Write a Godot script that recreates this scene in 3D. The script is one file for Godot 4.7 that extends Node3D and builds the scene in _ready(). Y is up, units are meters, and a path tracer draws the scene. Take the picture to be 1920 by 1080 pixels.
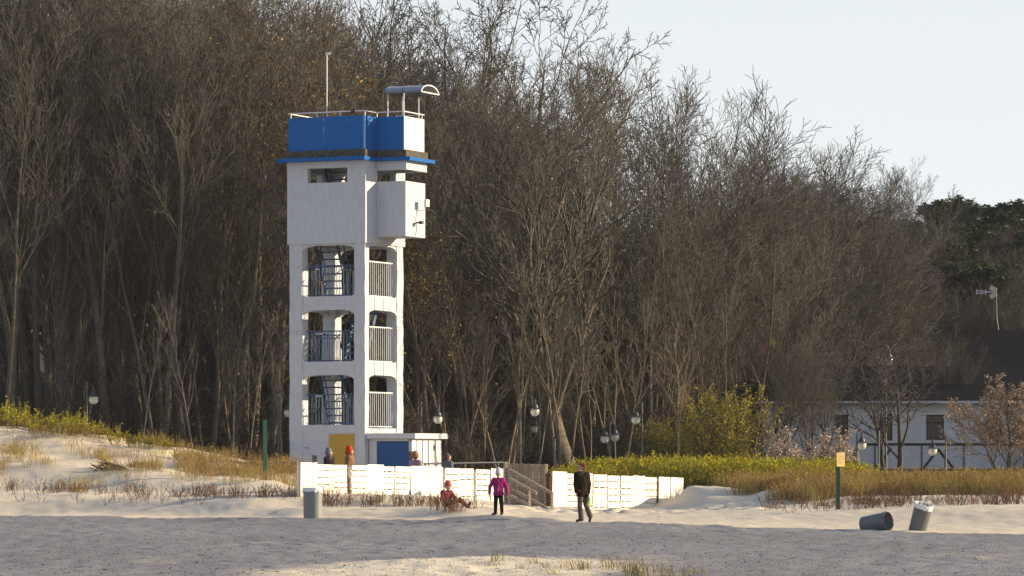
extends Node3D
# Lifeguard tower behind a pallet fence on a beach, low evening sun from behind right, bare wood behind.

const F := 7000.0      # focal length in pixels of a 1920 wide picture
const EYE := 1.92      # camera height
const HY := 850.0      # picture row of the horizon

var rng := RandomNumberGenerator.new()
var names := {}
var M := {}
var noise_a := FastNoiseLite.new()
var noise_b := FastNoiseLite.new()


# ---------------------------------------------------------------- mesh collector
class MB:
	var v := PackedVector3Array()
	var n := PackedVector3Array()
	var c := PackedColorArray()
	var t := PackedVector2Array()
	var i := PackedInt32Array()
	var tint := Color.WHITE
	var colored := false
	var with_uv := false

	func vert(p: Vector3, nn: Vector3) -> int:
		v.push_back(p)
		n.push_back(nn)
		if colored:
			c.push_back(tint)
		return v.size() - 1

	func tri(a: Vector3, b: Vector3, d: Vector3, hint: Vector3) -> void:
		var g := (d - a).cross(b - a)
		if g.length_squared() < 1e-16:
			return
		g = g.normalized()
		var o := v.size()
		if g.dot(hint) < 0.0:
			g = -g
			vert(a, g); vert(d, g); vert(b, g)
		else:
			vert(a, g); vert(b, g); vert(d, g)
		i.append_array(PackedInt32Array([o, o + 1, o + 2]))

	func quad(a: Vector3, b: Vector3, d: Vector3, e: Vector3, hint: Vector3) -> void:
		tri(a, b, d, hint)
		tri(a, d, e, hint)

	func box(at: Vector3, size: Vector3, basis := Basis()) -> void:
		var h := size * 0.5
		for ax in 3:
			for s in [-1.0, 1.0]:
				var nn := Vector3.ZERO
				nn[ax] = s
				var u := (ax + 1) % 3
				var w := (ax + 2) % 3
				var q := []
				for k in [[-1, -1], [1, -1], [1, 1], [-1, 1]]:
					var p := Vector3.ZERO
					p[ax] = s * h[ax]
					p[u] = k[0] * h[u]
					p[w] = k[1] * h[w]
					q.append(at + basis * p)
				quad(q[0], q[1], q[2], q[3], basis * nn)

	# a box given by two corners
	func span(a: Vector3, b: Vector3) -> void:
		box((a + b) * 0.5, (b - a).abs())

	# a bar of square section between two points
	func bar(a: Vector3, b: Vector3, w: float, d: float, up := Vector3.UP) -> void:
		var z := (b - a).normalized()
		var x := up.cross(z)
		if x.length() < 0.01:
			x = Vector3.RIGHT.cross(z)
		x = x.normalized()
		box((a + b) * 0.5, Vector3(w, d, (b - a).length()), Basis(x, z.cross(x), z))

	func tube(p: PackedVector3Array, r: PackedFloat32Array, sides: int, capped := false) -> void:
		var m := p.size()
		var first := v.size()
		for k in m:
			var d := (p[mini(k + 1, m - 1)] - p[maxi(k - 1, 0)]).normalized()
			var u := d.cross(Vector3(0.31, 0.22, 0.92))
			if u.length_squared() < 0.01:
				u = d.cross(Vector3(1, 0, 0))
			u = u.normalized()
			var w := d.cross(u)
			for s in sides:
				var a := TAU * s / sides
				var q := u * cos(a) + w * sin(a)
				vert(p[k] + q * r[k], q)
		for k in m - 1:
			for s in sides:
				var a := first + k * sides + s
				var b := first + k * sides + (s + 1) % sides
				var c2 := a + sides
				var d2 := b + sides
				i.append_array(PackedInt32Array([a, c2, b, b, c2, d2]))
		if capped:
			for e in [0, m - 1]:
				var nn := (p[e] - p[1 if e == 0 else m - 2]).normalized()
				for s in sides:
					tri(p[e], v[first + e * sides + s], v[first + e * sides + (s + 1) % sides], nn)

	func rod(a: Vector3, b: Vector3, r: float, sides := 6) -> void:
		tube(PackedVector3Array([a, b]), PackedFloat32Array([r, r]), sides, true)

	# profile of (radius, height) turned about the y axis of basis
	func lathe(prof: Array, sides: int, at := Vector3.ZERO, basis := Basis()) -> void:
		for k in prof.size() - 1:
			var p: Vector2 = prof[k]
			var q: Vector2 = prof[k + 1]
			var slope := Vector2(q.y - p.y, p.x - q.x).normalized()
			var o := v.size()
			for s in sides + 1:
				var a := TAU * s / sides
				var d := Vector3(cos(a), 0, sin(a))
				var nn := basis * (d * slope.x + Vector3.UP * slope.y)
				vert(at + basis * (d * p.x + Vector3.UP * p.y), nn)
				vert(at + basis * (d * q.x + Vector3.UP * q.y), nn)
			for s in sides:
				var a := o + s * 2
				i.append_array(PackedInt32Array([a, a + 2, a + 1, a + 1, a + 2, a + 3]))

	# polygon in (x, y) drawn out along z from z0 to z1
	func prism(poly: PackedVector2Array, z0: float, z1: float, basis := Basis(), at := Vector3.ZERO) -> void:
		var ids := Geometry2D.triangulate_polygon(poly)
		for k in range(0, ids.size(), 3):
			for z in [z0, z1]:
				var q := []
				for e in 3:
					var p := poly[ids[k + e]]
					q.append(at + basis * Vector3(p.x, p.y, z))
				tri(q[0], q[1], q[2], basis * Vector3(0, 0, signf(z - (z0 + z1) * 0.5)))
		var turn := -1.0 if Geometry2D.is_polygon_clockwise(poly) else 1.0
		for k in poly.size():
			var a := poly[k]
			var b := poly[(k + 1) % poly.size()]
			var nn := Vector3(b.y - a.y, a.x - b.x, 0) * turn
			quad(at + basis * Vector3(a.x, a.y, z0), at + basis * Vector3(b.x, b.y, z0), at + basis * Vector3(b.x, b.y, z1), at + basis * Vector3(a.x, a.y, z1), basis * nn)

	func ball(at: Vector3, r: Vector3, rows := 6, sides := 8) -> void:
		var o := v.size()
		for a in rows + 1:
			var th := PI * a / rows
			for s in sides + 1:
				var ph := TAU * s / sides
				var d := Vector3(sin(th) * cos(ph), cos(th), sin(th) * sin(ph))
				vert(at + d * r, (d / r).normalized())
		for a in rows:
			for s in sides:
				var p := o + a * (sides + 1) + s
				var q := p + sides + 1
				i.append_array(PackedInt32Array([p, p + 1, q, p + 1, q + 1, q]))

	func mesh(m: Material = null, onto: ArrayMesh = null) -> ArrayMesh:
		var out := onto if onto else ArrayMesh.new()
		var arr := []
		arr.resize(Mesh.ARRAY_MAX)
		arr[Mesh.ARRAY_VERTEX] = v
		arr[Mesh.ARRAY_NORMAL] = n
		if colored:
			arr[Mesh.ARRAY_COLOR] = c
		if with_uv:
			arr[Mesh.ARRAY_TEX_UV] = t
		arr[Mesh.ARRAY_INDEX] = i
		out.add_surface_from_arrays(Mesh.PRIMITIVE_TRIANGLES, arr)
		if m:
			out.surface_set_material(out.get_surface_count() - 1, m)
		return out


# ---------------------------------------------------------------- naming helpers
func numbered(called: String, parent: Node) -> String:
	var key := str(parent.get_instance_id()) + called
	var k: int = names.get(key, 0)
	names[key] = k + 1
	return called if k == 0 else "%s_%03d" % [called, k]

func tag(o: Node, label: String, category: String, group := "", kind := "") -> void:
	if label: o.set_meta("label", label)
	if category: o.set_meta("category", category)
	if group: o.set_meta("group", group)
	if kind: o.set_meta("kind", kind)

func thing(called: String, label: String, category: String, at := Vector3.ZERO, turn := 0.0, group := "") -> Node3D:
	var o := Node3D.new()
	o.name = numbered(called, self)
	o.position = at
	o.rotation.y = turn
	tag(o, label, category, group)
	add_child(o, true)
	return o

func part(called: String, shape: Variant, m: Material, parent: Node = self) -> MeshInstance3D:
	var o := MeshInstance3D.new()
	o.name = numbered(called, parent)
	o.mesh = shape.mesh() if shape is MB else shape
	if m:
		o.material_override = m
	o.cast_shadow = GeometryInstance3D.SHADOW_CASTING_SETTING_ON
	parent.add_child(o, true)
	return o

func copy(src: Node3D, label := "", group := "") -> Node3D:
	var c: Node3D = src.duplicate()
	c.name = numbered(str(src.name), self)
	add_child(c, true)
	if label: c.set_meta("label", label)
	if group: c.set_meta("group", group)
	return c

func scatter(called: String, shape: Mesh, m: Material, xf: Array, cols: Array, label: String, category: String) -> MultiMeshInstance3D:
	var mm := MultiMesh.new()
	mm.transform_format = MultiMesh.TRANSFORM_3D
	mm.use_colors = cols.size() > 0
	mm.mesh = shape
	mm.instance_count = xf.size()
	for k in xf.size():
		mm.set_instance_transform(k, xf[k])
		if cols.size() > 0:
			mm.set_instance_color(k, cols[k])
	var o := MultiMeshInstance3D.new()
	o.name = numbered(called, self)
	o.multimesh = mm
	if m:
		o.material_override = m
	tag(o, label, category, "", "stuff")
	add_child(o, true)
	return o

# where the picture's point (px, py) lies at the given distance
func at(px: float, py: float, d: float) -> Vector3:
	return Vector3((px - 960.0) / F * d, EYE + (HY - py) / F * d, -d)

const ORDINALS := ["first", "second", "third", "fourth", "fifth", "sixth", "seventh", "eighth", "ninth", "tenth", "eleventh", "twelfth", "thirteenth", "fourteenth", "fifteenth", "sixteenth", "seventeenth", "eighteenth", "nineteenth", "twentieth", "twenty-first", "twenty-second", "twenty-third", "twenty-fourth", "twenty-fifth", "twenty-sixth", "twenty-seventh", "twenty-eighth", "twenty-ninth", "thirtieth"]

# entries in order from left to right
func by_px(rows: Array) -> Array:
	var out := rows.duplicate()
	out.sort_custom(func(a, b): return a[0] < b[0])
	return out

func lat(px: float, d: float) -> float:
	return (px - 960.0) / F * d


# ---------------------------------------------------------------- materials
func mat(col: Color, rough := 0.9, metal := 0.0) -> StandardMaterial3D:
	var m := StandardMaterial3D.new()
	m.albedo_color = col.linear_to_srgb()
	m.roughness = rough
	m.metallic = metal
	return m

func noise_tex(seed_: int, freq: float, lo: Color, hi: Color, octaves := 4, size := 512, kind := FastNoiseLite.TYPE_SIMPLEX_SMOOTH) -> NoiseTexture2D:
	var f := FastNoiseLite.new()
	f.seed = seed_
	f.frequency = freq
	f.noise_type = kind
	f.fractal_octaves = octaves
	var t := NoiseTexture2D.new()
	t.width = size
	t.height = size
	t.seamless = true
	t.noise = f
	var g := Gradient.new()
	g.colors = PackedColorArray([lo, hi])
	g.offsets = PackedFloat32Array([0.15, 0.85])
	t.color_ramp = g
	return t

func textured(col: Color, rough: float, tex: Texture2D, scale: float, bump: Texture2D = null, bump_cm := 0.0, world := false) -> StandardMaterial3D:
	var m := mat(col, rough)
	m.albedo_texture = tex
	m.uv1_triplanar = true
	m.uv1_world_triplanar = world
	m.uv1_scale = Vector3.ONE * scale
	if bump:
		m.heightmap_enabled = true
		m.heightmap_texture = bump
		m.heightmap_scale = bump_cm
	return m

func materials() -> void:
	var patch := noise_tex(1, 0.012, Color(0.94, 0.94, 0.94), Color(1, 1, 1), 5)
	var grain := noise_tex(2, 0.05, Color(0.86, 0.85, 0.82), Color(1, 1, 1), 4)
	var rough_h := noise_tex(3, 0.03, Color.BLACK, Color.WHITE, 5)
	var fine_h := noise_tex(4, 0.12, Color.BLACK, Color.WHITE, 3)
	var streak := noise_tex(5, 0.02, Color(0.62, 0.60, 0.56), Color(1, 1, 1), 5)
	M.patch = patch; M.grain = grain; M.rough_h = rough_h; M.fine_h = fine_h
	M.white = textured(Color(0.47, 0.50, 0.55), 0.9, noise_tex(6, 0.02, Color(0.955, 0.95, 0.945), Color(1, 1, 1), 5), 0.35, fine_h, 0.5)
	M.white.uv1_scale = Vector3(0.5, 0.14, 0.5)
	M.white_wood = textured(Color(0.76, 0.74, 0.69), 0.8, patch, 0.8)
	M.slab = textured(Color(0.11, 0.10, 0.085), 0.95, streak, 0.6, rough_h, 2.0)
	M.blue = textured(Color(0.010, 0.112, 0.36), 0.55, patch, 0.5)
	M.blue.metallic_specular = 0.2
	M.blue_gloss = textured(Color(0.012, 0.12, 0.38), 0.6, patch, 0.5)
	M.blue_gloss.metallic_specular = 0.25
	M.blue_steel = mat(Color(0.022, 0.062, 0.135), 0.5)
	M.blue_door = textured(Color(0.022, 0.085, 0.25), 0.6, patch, 0.5)
	M.blue_door.metallic_specular = 0.2
	M.yellow = textured(Color(0.43, 0.265, 0.03), 0.6, patch, 0.7)
	M.steel = mat(Color(0.55, 0.56, 0.56), 0.4, 0.3)
	M.rail_grey = mat(Color(0.55, 0.57, 0.58), 0.5)
	M.canopy = mat(Color(0.22, 0.23, 0.25), 0.35)
	M.dark = mat(Color(0.02, 0.021, 0.023), 0.6)
	M.lamp_iron = mat(Color(0.03, 0.035, 0.04), 0.45)
	M.post_metal = mat(Color(0.10, 0.105, 0.10), 0.45, 0.3)
	var glass := StandardMaterial3D.new()
	glass.albedo_color = Color(0.95, 0.95, 0.9, 0.6)
	glass.transparency = BaseMaterial3D.TRANSPARENCY_ALPHA
	glass.roughness = 0.12
	M.globe = glass
	M.pallet = []
	for k in 4:
		M.pallet.append(textured([Color(0.86, 0.83, 0.76), Color(0.88, 0.86, 0.80), Color(0.84, 0.79, 0.68), Color(0.88, 0.87, 0.82)][k], 0.75, grain, 1.3))
	M.old_wood = []
	for k in 3:
		M.old_wood.append(textured([Color(0.34, 0.285, 0.22), Color(0.40, 0.34, 0.27), Color(0.29, 0.24, 0.185)][k], 0.9, streak, 1.4))
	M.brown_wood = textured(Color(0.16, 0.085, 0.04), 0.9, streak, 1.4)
	M.bark = textured(Color(0.165, 0.14, 0.105), 0.95, streak, 0.8, rough_h, 2.5)
	M.bark_dark = textured(Color(0.10, 0.085, 0.066), 0.95, streak, 0.8, rough_h, 2.5)
	M.birch = textured(Color(0.33, 0.29, 0.23), 0.9, streak, 0.9)
	M.young_bark = textured(Color(0.24, 0.195, 0.13), 0.9, streak, 0.8)
	M.twig = mat(Color(0.077, 0.069, 0.054), 0.9)
	M.twig_dark = mat(Color(0.060, 0.054, 0.045), 0.9)
	M.twig_red = mat(Color(0.095, 0.070, 0.046), 0.9)
	M.brush = mat(Color(0.042, 0.036, 0.029), 0.95)
	M.tinted = mat(Color.WHITE, 0.85)
	M.tinted.vertex_color_use_as_albedo = true
	M.leaf = mat(Color.WHITE, 0.85)
	M.leaf.metallic_specular = 0.25
	M.leaf.vertex_color_use_as_albedo = true
	M.leaf.backlight_enabled = true
	M.leaf.backlight = Color(0.5, 0.5, 0.4)
	M.bin = textured(Color(0.20, 0.21, 0.205), 0.45, patch, 1.2)
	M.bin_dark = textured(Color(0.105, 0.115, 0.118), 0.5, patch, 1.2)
	M.bag = mat(Color(0.72, 0.73, 0.70), 0.4)
	M.green_post = textured(Color(0.022, 0.075, 0.035), 0.7, patch, 1.0)
	M.roof = textured(Color(0.017, 0.017, 0.018), 0.85, patch, 0.5)
	M.roof.metallic_specular = 0.1
	M.timber = mat(Color(0.025, 0.023, 0.022), 0.8)
	M.pane = mat(Color(0.05, 0.038, 0.022), 0.2)
	M.house_wall = textured(Color(0.62, 0.62, 0.62), 0.9, patch, 0.3)


# ---------------------------------------------------------------- terrain
var ctrl := PackedVector3Array()      # x, distance, height
var gx := PackedFloat32Array()
var gd := PackedFloat32Array()
var gh := PackedFloat32Array()

func lay(px: float, d: float, py: float) -> void:
	ctrl.push_back(Vector3(lat(px, d), d, EYE + (HY - py) / F * d))

func lay_z(px: float, d: float, z: float) -> void:
	ctrl.push_back(Vector3(lat(px, d), d, z))

func edge_distance(px: float) -> float:      # where the grey shingly sand of the beach ends
	var t := [[-600.0, 114.0], [0.0, 111.0], [600.0, 106.0], [950.0, 104.5], [1300.0, 99.5], [1600.0, 96.0], [1920.0, 93.5], [2500.0, 90.0]]
	for k in t.size() - 1:
		if px <= t[k + 1][0]:
			return lerpf(t[k][1], t[k + 1][1], clampf((px - t[k][0]) / (t[k + 1][0] - t[k][0]), 0, 1))
	return 90.0

func smooth_height(x: float, d: float) -> float:
	var s := 0.0
	var w := 0.0
	for p in ctrl:
		var q := (p.x - x) * (p.x - x) + (p.y - d) * (p.y - d) * 0.8 + 0.15
		var k := 1.0 / (q * q)
		s += k * p.z
		w += k
	var z := s / w
	# wooded bluff far behind
	var back := clampf((d - 158.0) / 90.0, 0.0, 1.0)
	z += back * back * (9.0 + 6.0 * smoothstep(12.0, 30.0, x))
	return z

func height(x: float, d: float) -> float:      # bilinear in the built grid
	var a := clampi(gx.bsearch(x) - 1, 0, gx.size() - 2)
	var b := clampi(gd.bsearch(d) - 1, 0, gd.size() - 2)
	var u := clampf((x - gx[a]) / (gx[a + 1] - gx[a]), 0, 1)
	var v := clampf((d - gd[b]) / (gd[b + 1] - gd[b]), 0, 1)
	var o := b * gx.size() + a
	return lerpf(lerpf(gh[o], gh[o + 1], u), lerpf(gh[o + gx.size()], gh[o + gx.size() + 1], u), v)

func ground(px: float, d: float) -> Vector3:
	var x := lat(px, d)
	return Vector3(x, height(x, d), -d)

func build_terrain() -> void:
	for px in [-400, 0, 400, 800, 1200, 1600, 2000, 2400]:
		lay_z(px, 50, 0.0); lay_z(px, 62, 0.0); lay_z(px, 75, 0.0)
		lay_z(px, 86, 0.0 if px < 1300 else -0.08)
	for px in [-600, 0, 150, 300, 450, 600, 780, 950]:
		lay(px, edge_distance(px), 968 if px < 300 else (972 if px < 700 else 975))
		lay(px, edge_distance(px) - 5.0, 978 if px < 300 else 980)
	for q in [[1120, 980], [1300, 984], [1450, 990], [1600, 995], [1750, 999], [1920, 1002], [2300, 1006]]:
		lay(q[0], edge_distance(q[0]), q[1])
	for q in [
		[-400, 117, 915], [0, 117, 920], [150, 116.5, 924], [300, 115, 930], [420, 113.5, 932], [520, 112, 932], [650, 113, 926], [760, 114.5, 928], [830, 115.5, 936], [600, 109, 952], [700, 109, 952],
		[-400, 123, 835], [0, 124, 850], [140, 123, 862], [280, 121.5, 880], [400, 121, 893], [500, 119.5, 899],
		[-400, 131, 770], [0, 130, 800], [140, 129.5, 815], [280, 128, 838], [400, 126, 866], [480, 124, 888],
		[840, 108, 950], [880, 108, 952], [935, 104, 963], [950, 122, 946], [1000, 121, 946], [1040, 116, 949], [1100, 112, 962], [1150, 118, 955], [1200, 119.5, 957], [1240, 121, 950],
		[1150, 121, 952], [1180, 120.5, 955], [1210, 121.2, 955], [1230, 122, 953], [1215, 118, 960], [1245, 119.5, 953], [1262, 122.6, 938],
		[1298, 122.4, 908], [1325, 121.5, 912], [1360, 119, 930], [1310, 114, 955], [1420, 115, 938], [1550, 110, 946], [1570, 107, 955], [1700, 108, 944], [1800, 106, 946], [1920, 104, 946], [2200, 102, 946],
		[1480, 119, 918], [1650, 114, 930], [1800, 112, 930], [1950, 110, 930], [1650, 120, 922], [1800, 118, 922], [1950, 116, 922],
		]:
		lay(q[0], q[1], q[2])
	for q in [[560, 120, 0.6], [700, 122, 0.5], [850, 126, 0.45], [950, 130, 0.45], [1100, 124, 0.6], [1250, 128, 0.8], [1400, 128, 0.75], [1600, 128, 0.62], [1800, 126, 0.55], [2000, 124, 0.55], [1600, 136, 0.62], [1800, 136, 0.55], [2000, 136, 0.55]]:
		lay_z(q[0], q[1], q[2])
	for px in [-500, -200, 100, 400, 700, 1000, 1300, 1600, 1900, 2300]:
		var far := 0.9 if px < 400 or px > 1400 else 0.5
		lay_z(px, 137, far + (0.9 if px < 200 else 0.0)); lay_z(px, 150, far); lay_z(px, 170, far + 0.1); lay_z(px, 210, far + 0.2)
	# grid lines: coarse far outside, fine in view
	var x := -900.0
	for s in [[-900.0, -60.0, 60.0], [-60.0, -21.0, 3.0], [-21.0, 21.0, 0.12], [21.0, 60.0, 3.0], [60.0, 901.0, 60.0]]:
		x = s[0]
		while x < s[1] - 0.001:
			gx.push_back(x); x += s[2]
	for s in [[-400.0, 40.0, 40.0], [40.0, 56.0, 2.0], [56.0, 132.0, 0.28], [132.0, 180.0, 1.5], [180.0, 300.0, 10.0], [300.0, 1201.0, 90.0]]:
		x = s[0]
		while x < s[1] - 0.001:
			gd.push_back(x); x += s[2]
	var nx := gx.size()
	var nd := gd.size()
	gh.resize(nx * nd)
	var cols := PackedColorArray()
	cols.resize(nx * nd)
	var ripple := FastNoiseLite.new(); ripple.seed = 21; ripple.frequency = 0.55; ripple.fractal_octaves = 3
	var foot := FastNoiseLite.new(); foot.seed = 22; foot.noise_type = FastNoiseLite.TYPE_CELLULAR; foot.frequency = 1.5; foot.fractal_octaves = 1
	var broad := FastNoiseLite.new(); broad.seed = 23; broad.frequency = 0.09; broad.fractal_octaves = 4
	var pale := Color(0.76, 0.66, 0.475)
	var grey := Color(0.222, 0.224, 0.229)
	var litter := Color(0.06, 0.046, 0.032)
	for b in nd:
		var d := gd[b]
		for a in nx:
			x = gx[a]
			var fine: bool = absf(x) < 22.0 and d > 54.0 and d < 136.0
			var z := 0.0
			if fine or (absf(x) < 62.0 and d > 30.0 and d < 330.0):
				z = smooth_height(x, d)
			else:
				z = smooth_height(clampf(x, -60, 60), clampf(d, 40, 320))
			var px := x / maxf(d, 1.0) * F + 960.0
			var e := edge_distance(px) + broad.get_noise_2d(x * 2.0, d * 2.0) * 0.5
			var sandy := smoothstep(-0.2, 0.2, d - e)
			if fine:
				var r := ripple.get_noise_2d(x * 0.8, d * 1.5)
				z += r * 0.035 + broad.get_noise_2d(x, d) * 0.05 * (1.0 - sandy)
				# trodden sand between the gate and the beach, and on the mound at the right
				var trod := smoothstep(6.0, 3.0, absf(d - 112.0)) * smoothstep(860, 960, px) * smoothstep(1620, 1380, px)
				var hole := clampf(foot.get_noise_2d(x, d * 0.9) * 1.6 + 1.25, 0.0, 1.0)
				z -= (1.0 - hole) * 0.16 * trod
				var steps := smoothstep(0.05, 0.35, broad.get_noise_2d(x * 1.3 + 90.0, d * 0.8)) * (1.0 - sandy)
				z -= (1.0 - hole) * 0.05 * steps
				z += ripple.get_noise_2d(x * 1.7 + 11.0, d * 1.2 + 5.0) * 0.012 * (1.0 - sandy)
				z += ripple.get_noise_2d(x * 3.1 + 40.0, d * 3.0) * (0.022 + 0.02 * trod + 0.014 * (1.0 - sandy))
				# low lip where the beach meets the blown sand
				z += 0.02 * exp(-pow((d - e) / 0.5, 2.0)) * (0.5 + broad.get_noise_2d(x * 3.0, 7.0))
				# mound of pale sand in front
				z += 0.16 * exp(-pow((px - 880.0) / 330.0, 2.0) - pow((d - 62.5) / 3.0, 2.0))
			gh[b * nx + a] = z
			var pale_front := clampf(3.0 * exp(-pow((px - 860.0) / 330.0, 2.0) - pow((d - 60.5) / 3.4, 2.0)) + broad.get_noise_2d(x * 3.0, d) * 0.9 - 0.3, 0.0, 1.0) if d < 72.0 else 0.0
			var c := grey.lerp(pale, maxf(sandy, pale_front))
			c = c * (1.0 + 0.22 * broad.get_noise_2d(x * 1.6 + 60.0, d * 0.7) * (1.0 - sandy))
			c = c.lerp(litter, smoothstep(134.0, 139.0, d + broad.get_noise_2d(x, d + 50.0) * 3.0))
			c.a = 1.0
			cols[b * nx + a] = c
	var mb := MB.new()
	mb.v.resize(nx * nd); mb.n.resize(nx * nd)
	mb.colored = true
	for b in nd:
		for a in nx:
			var o := b * nx + a
			mb.v[o] = Vector3(gx[a], gh[o], -gd[b])
			var l := maxi(a - 1, 0)
			var r := mini(a + 1, nx - 1)
			var f := maxi(b - 1, 0)
			var k := mini(b + 1, nd - 1)
			var dx := (gh[b * nx + r] - gh[b * nx + l]) / (gx[r] - gx[l])
			var dd := (gh[k * nx + a] - gh[f * nx + a]) / (gd[k] - gd[f])
			mb.n[o] = Vector3(-dx, 1, dd).normalized()
	mb.c = cols
	for b in nd - 1:
		for a in nx - 1:
			var o := b * nx + a
			mb.i.append_array(PackedInt32Array([o, o + nx, o + 1, o + 1, o + nx, o + nx + 1]))
	var m := textured(Color.WHITE, 0.95, noise_tex(31, 0.045, Color(0.80, 0.80, 0.80), Color(1, 1, 1), 5, 1024), 0.35, noise_tex(32, 0.06, Color.BLACK, Color.WHITE, 5, 1024), 1.0, true)
	m.vertex_color_use_as_albedo = true
	var g := part("ground", mb, m)
	tag(g, "", "", "", "structure")


# ---------------------------------------------------------------- trees
# P: stems, h, r, spread, per level arrays n, len, ang, start, up, wob, segs, sides; tip
func grow_tree(seed_: int, P: Dictionary) -> Array:
	var g := RandomNumberGenerator.new()
	g.seed = seed_
	var wood := MB.new()
	var twig := MB.new()
	var leaf := MB.new()
	leaf.colored = true
	var stack := []
	for s in P.stems:
		var a: float = TAU * s / P.stems + g.randf() * 1.5
		var lean: float = P.spread * g.randf_range(0.6, 1.2)
		var dir: Vector3 = (Vector3.UP + Vector3(cos(a), 0, sin(a)) * lean + P.get("lean", Vector3.ZERO)).normalized()
		stack.append([Vector3(cos(a), 0, sin(a)) * (0.12 if P.stems > 1 else 0.0) - Vector3(0, 0.3, 0), dir, P.h * g.randf_range(0.85, 1.1), P.r * g.randf_range(0.8, 1.1), 0])
	var last: int = P.n.size()
	while stack.size() > 0:
		var b: Array = stack.pop_back()
		var lv: int = b[4]
		var segs: int = P.segs[lv]
		var pts := PackedVector3Array([b[0]])
		var rad := PackedFloat32Array([b[3] * (1.5 if lv == 0 else 1.0)])
		var dirs := [b[1]]
		var dir: Vector3 = b[1]
		var p: Vector3 = b[0]
		var ln: float = b[2]
		var tip: float = [0.06, 0.14, 0.25, 0.4, 0.45][lv]
		for k in segs:
			p += dir * ln / segs
			pts.push_back(p)
			rad.push_back(maxf(b[3] * lerpf(1.0, tip, float(k + 1) / segs), P.min_r))
			dir = (dir + Vector3(g.randf_range(-1, 1), g.randf_range(-0.6, 0.6), g.randf_range(-1, 1)) * P.wob[lv] + Vector3.UP * P.up[lv]).normalized()
			dirs.append(dir)
		(wood if lv <= 1 else twig).tube(pts, rad, P.sides[lv])
		if lv == last:
			if P.get("leaves", 0.0) > 0.0:
				for k in range(1, segs + 1):
					for e in P.get("leaf_per", 1) if g.randf() < P.leaves else 0:
						leaf_quad(leaf, g, pts[k].lerp(pts[k - 1], g.randf()) + Vector3(g.randf_range(-0.5, 0.5), g.randf_range(-0.5, 0.5), g.randf_range(-0.5, 0.5)) * P.leaf_size, P.leaf_size * g.randf_range(0.6, 1.3), P.leaf_colors[g.randi() % P.leaf_colors.size()])
			continue
		var count: int = maxi(1, roundi(P.n[lv] * g.randf_range(0.8, 1.2)))
		var spin := g.randf() * TAU
		for k in count:
			var f: float = lerpf(P.start[lv], 1.0, (k + g.randf() * 0.8) / count)
			var q := minf(f * segs, segs - 0.001)
			var s := int(q)
			var o := pts[s].lerp(pts[s + 1], q - s)
			var pd: Vector3 = dirs[s]
			spin += 2.4 + g.randf_range(-0.5, 0.5)
			var side := pd.cross(Vector3(0.2, 0.1, 0.97)).normalized()
			side = side.rotated(pd, spin)
			var ang: float = deg_to_rad(P.ang[lv] * g.randf_range(0.7, 1.25))
			var nd := (pd * cos(ang) + side * sin(ang)).normalized()
			var pr := lerpf(rad[s], rad[s + 1], q - s)
			var taper: float = P.get("taper", 0.45)
			stack.append([o, nd, ln * P.len[lv] * g.randf_range(0.75, 1.2) * (1.0 - taper * (f - P.start[lv]) / maxf(0.01, 1.0 - P.start[lv])), maxf(pr * P.get("thin", 0.62) * g.randf_range(0.75, 1.0), P.min_r), lv + 1])
	return [wood, twig, leaf]

func leaf_quad(mb: MB, g: RandomNumberGenerator, p: Vector3, s: float, c: Color) -> void:
	var a := Vector3(g.randf_range(-1, 1), g.randf_range(-0.5, 1), g.randf_range(-1, 1)).normalized()
	var u := a.cross(Vector3(g.randf_range(-1, 1), 0.3, g.randf_range(-1, 1))).normalized()
	mb.tint = c * g.randf_range(0.75, 1.2)
	mb.tint.a = 1.0
	mb.quad(p - u * s * 0.3, p + a * s * 0.5 - u * s * 0.05 + u * s * 0.3, p + a * s, p + a * s * 0.5 - u * s * 0.3, u.cross(a))

func tree_proto(seed_: int, P: Dictionary, bark: Material, twigs: Material) -> Dictionary:
	var t := grow_tree(seed_, P)
	var joined := ArrayMesh.new()
	var out := {"wood": t[0].mesh(bark), "crown": t[1].mesh(twigs), "leaves": null}
	t[0].mesh(bark, joined)
	t[1].mesh(twigs, joined)
	if t[2].v.size() > 0:
		out.leaves = t[2].mesh(M.leaf)
		t[2].mesh(M.leaf, joined)
	out.joined = joined
	out.height = joined.get_aabb().end.y
	return out

func plant_tree(called: String, pr: Dictionary, px: float, d: float, top: float, label: String, group := "", turn := -1.0, fat := 1.0, category := "tree") -> Node3D:
	var g := ground(px, d)
	var h: float = EYE + (HY - top) / F * d - g.y
	var o := thing(called, label, category, g, rng.randf() * TAU if turn < 0.0 else turn, group)
	part("trunk", pr.wood, null, o)
	part("crown", pr.crown, null, o)
	if pr.leaves:
		part("leaves", pr.leaves, null, o)
	var s: float = h / pr.height
	o.scale = Vector3(s * fat, s, s * fat)
	return o

func skyline(px: float) -> float:
	var t := [[-400, -160], [0, -140], [480, -120], [560, -20], [700, 0], [800, 60], [950, 70], [1040, 85], [1140, 100], [1250, 140], [1330, 170], [1400, 225], [1450, 275], [1540, 300], [1620, 340], [1700, 390], [1780, 420], [2200, 420]]
	for k in t.size() - 1:
		if px <= t[k + 1][0]:
			return lerpf(t[k][1], t[k + 1][1], clampf((px - t[k][0]) / float(t[k + 1][0] - t[k][0]), 0, 1))
	return 420.0


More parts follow.
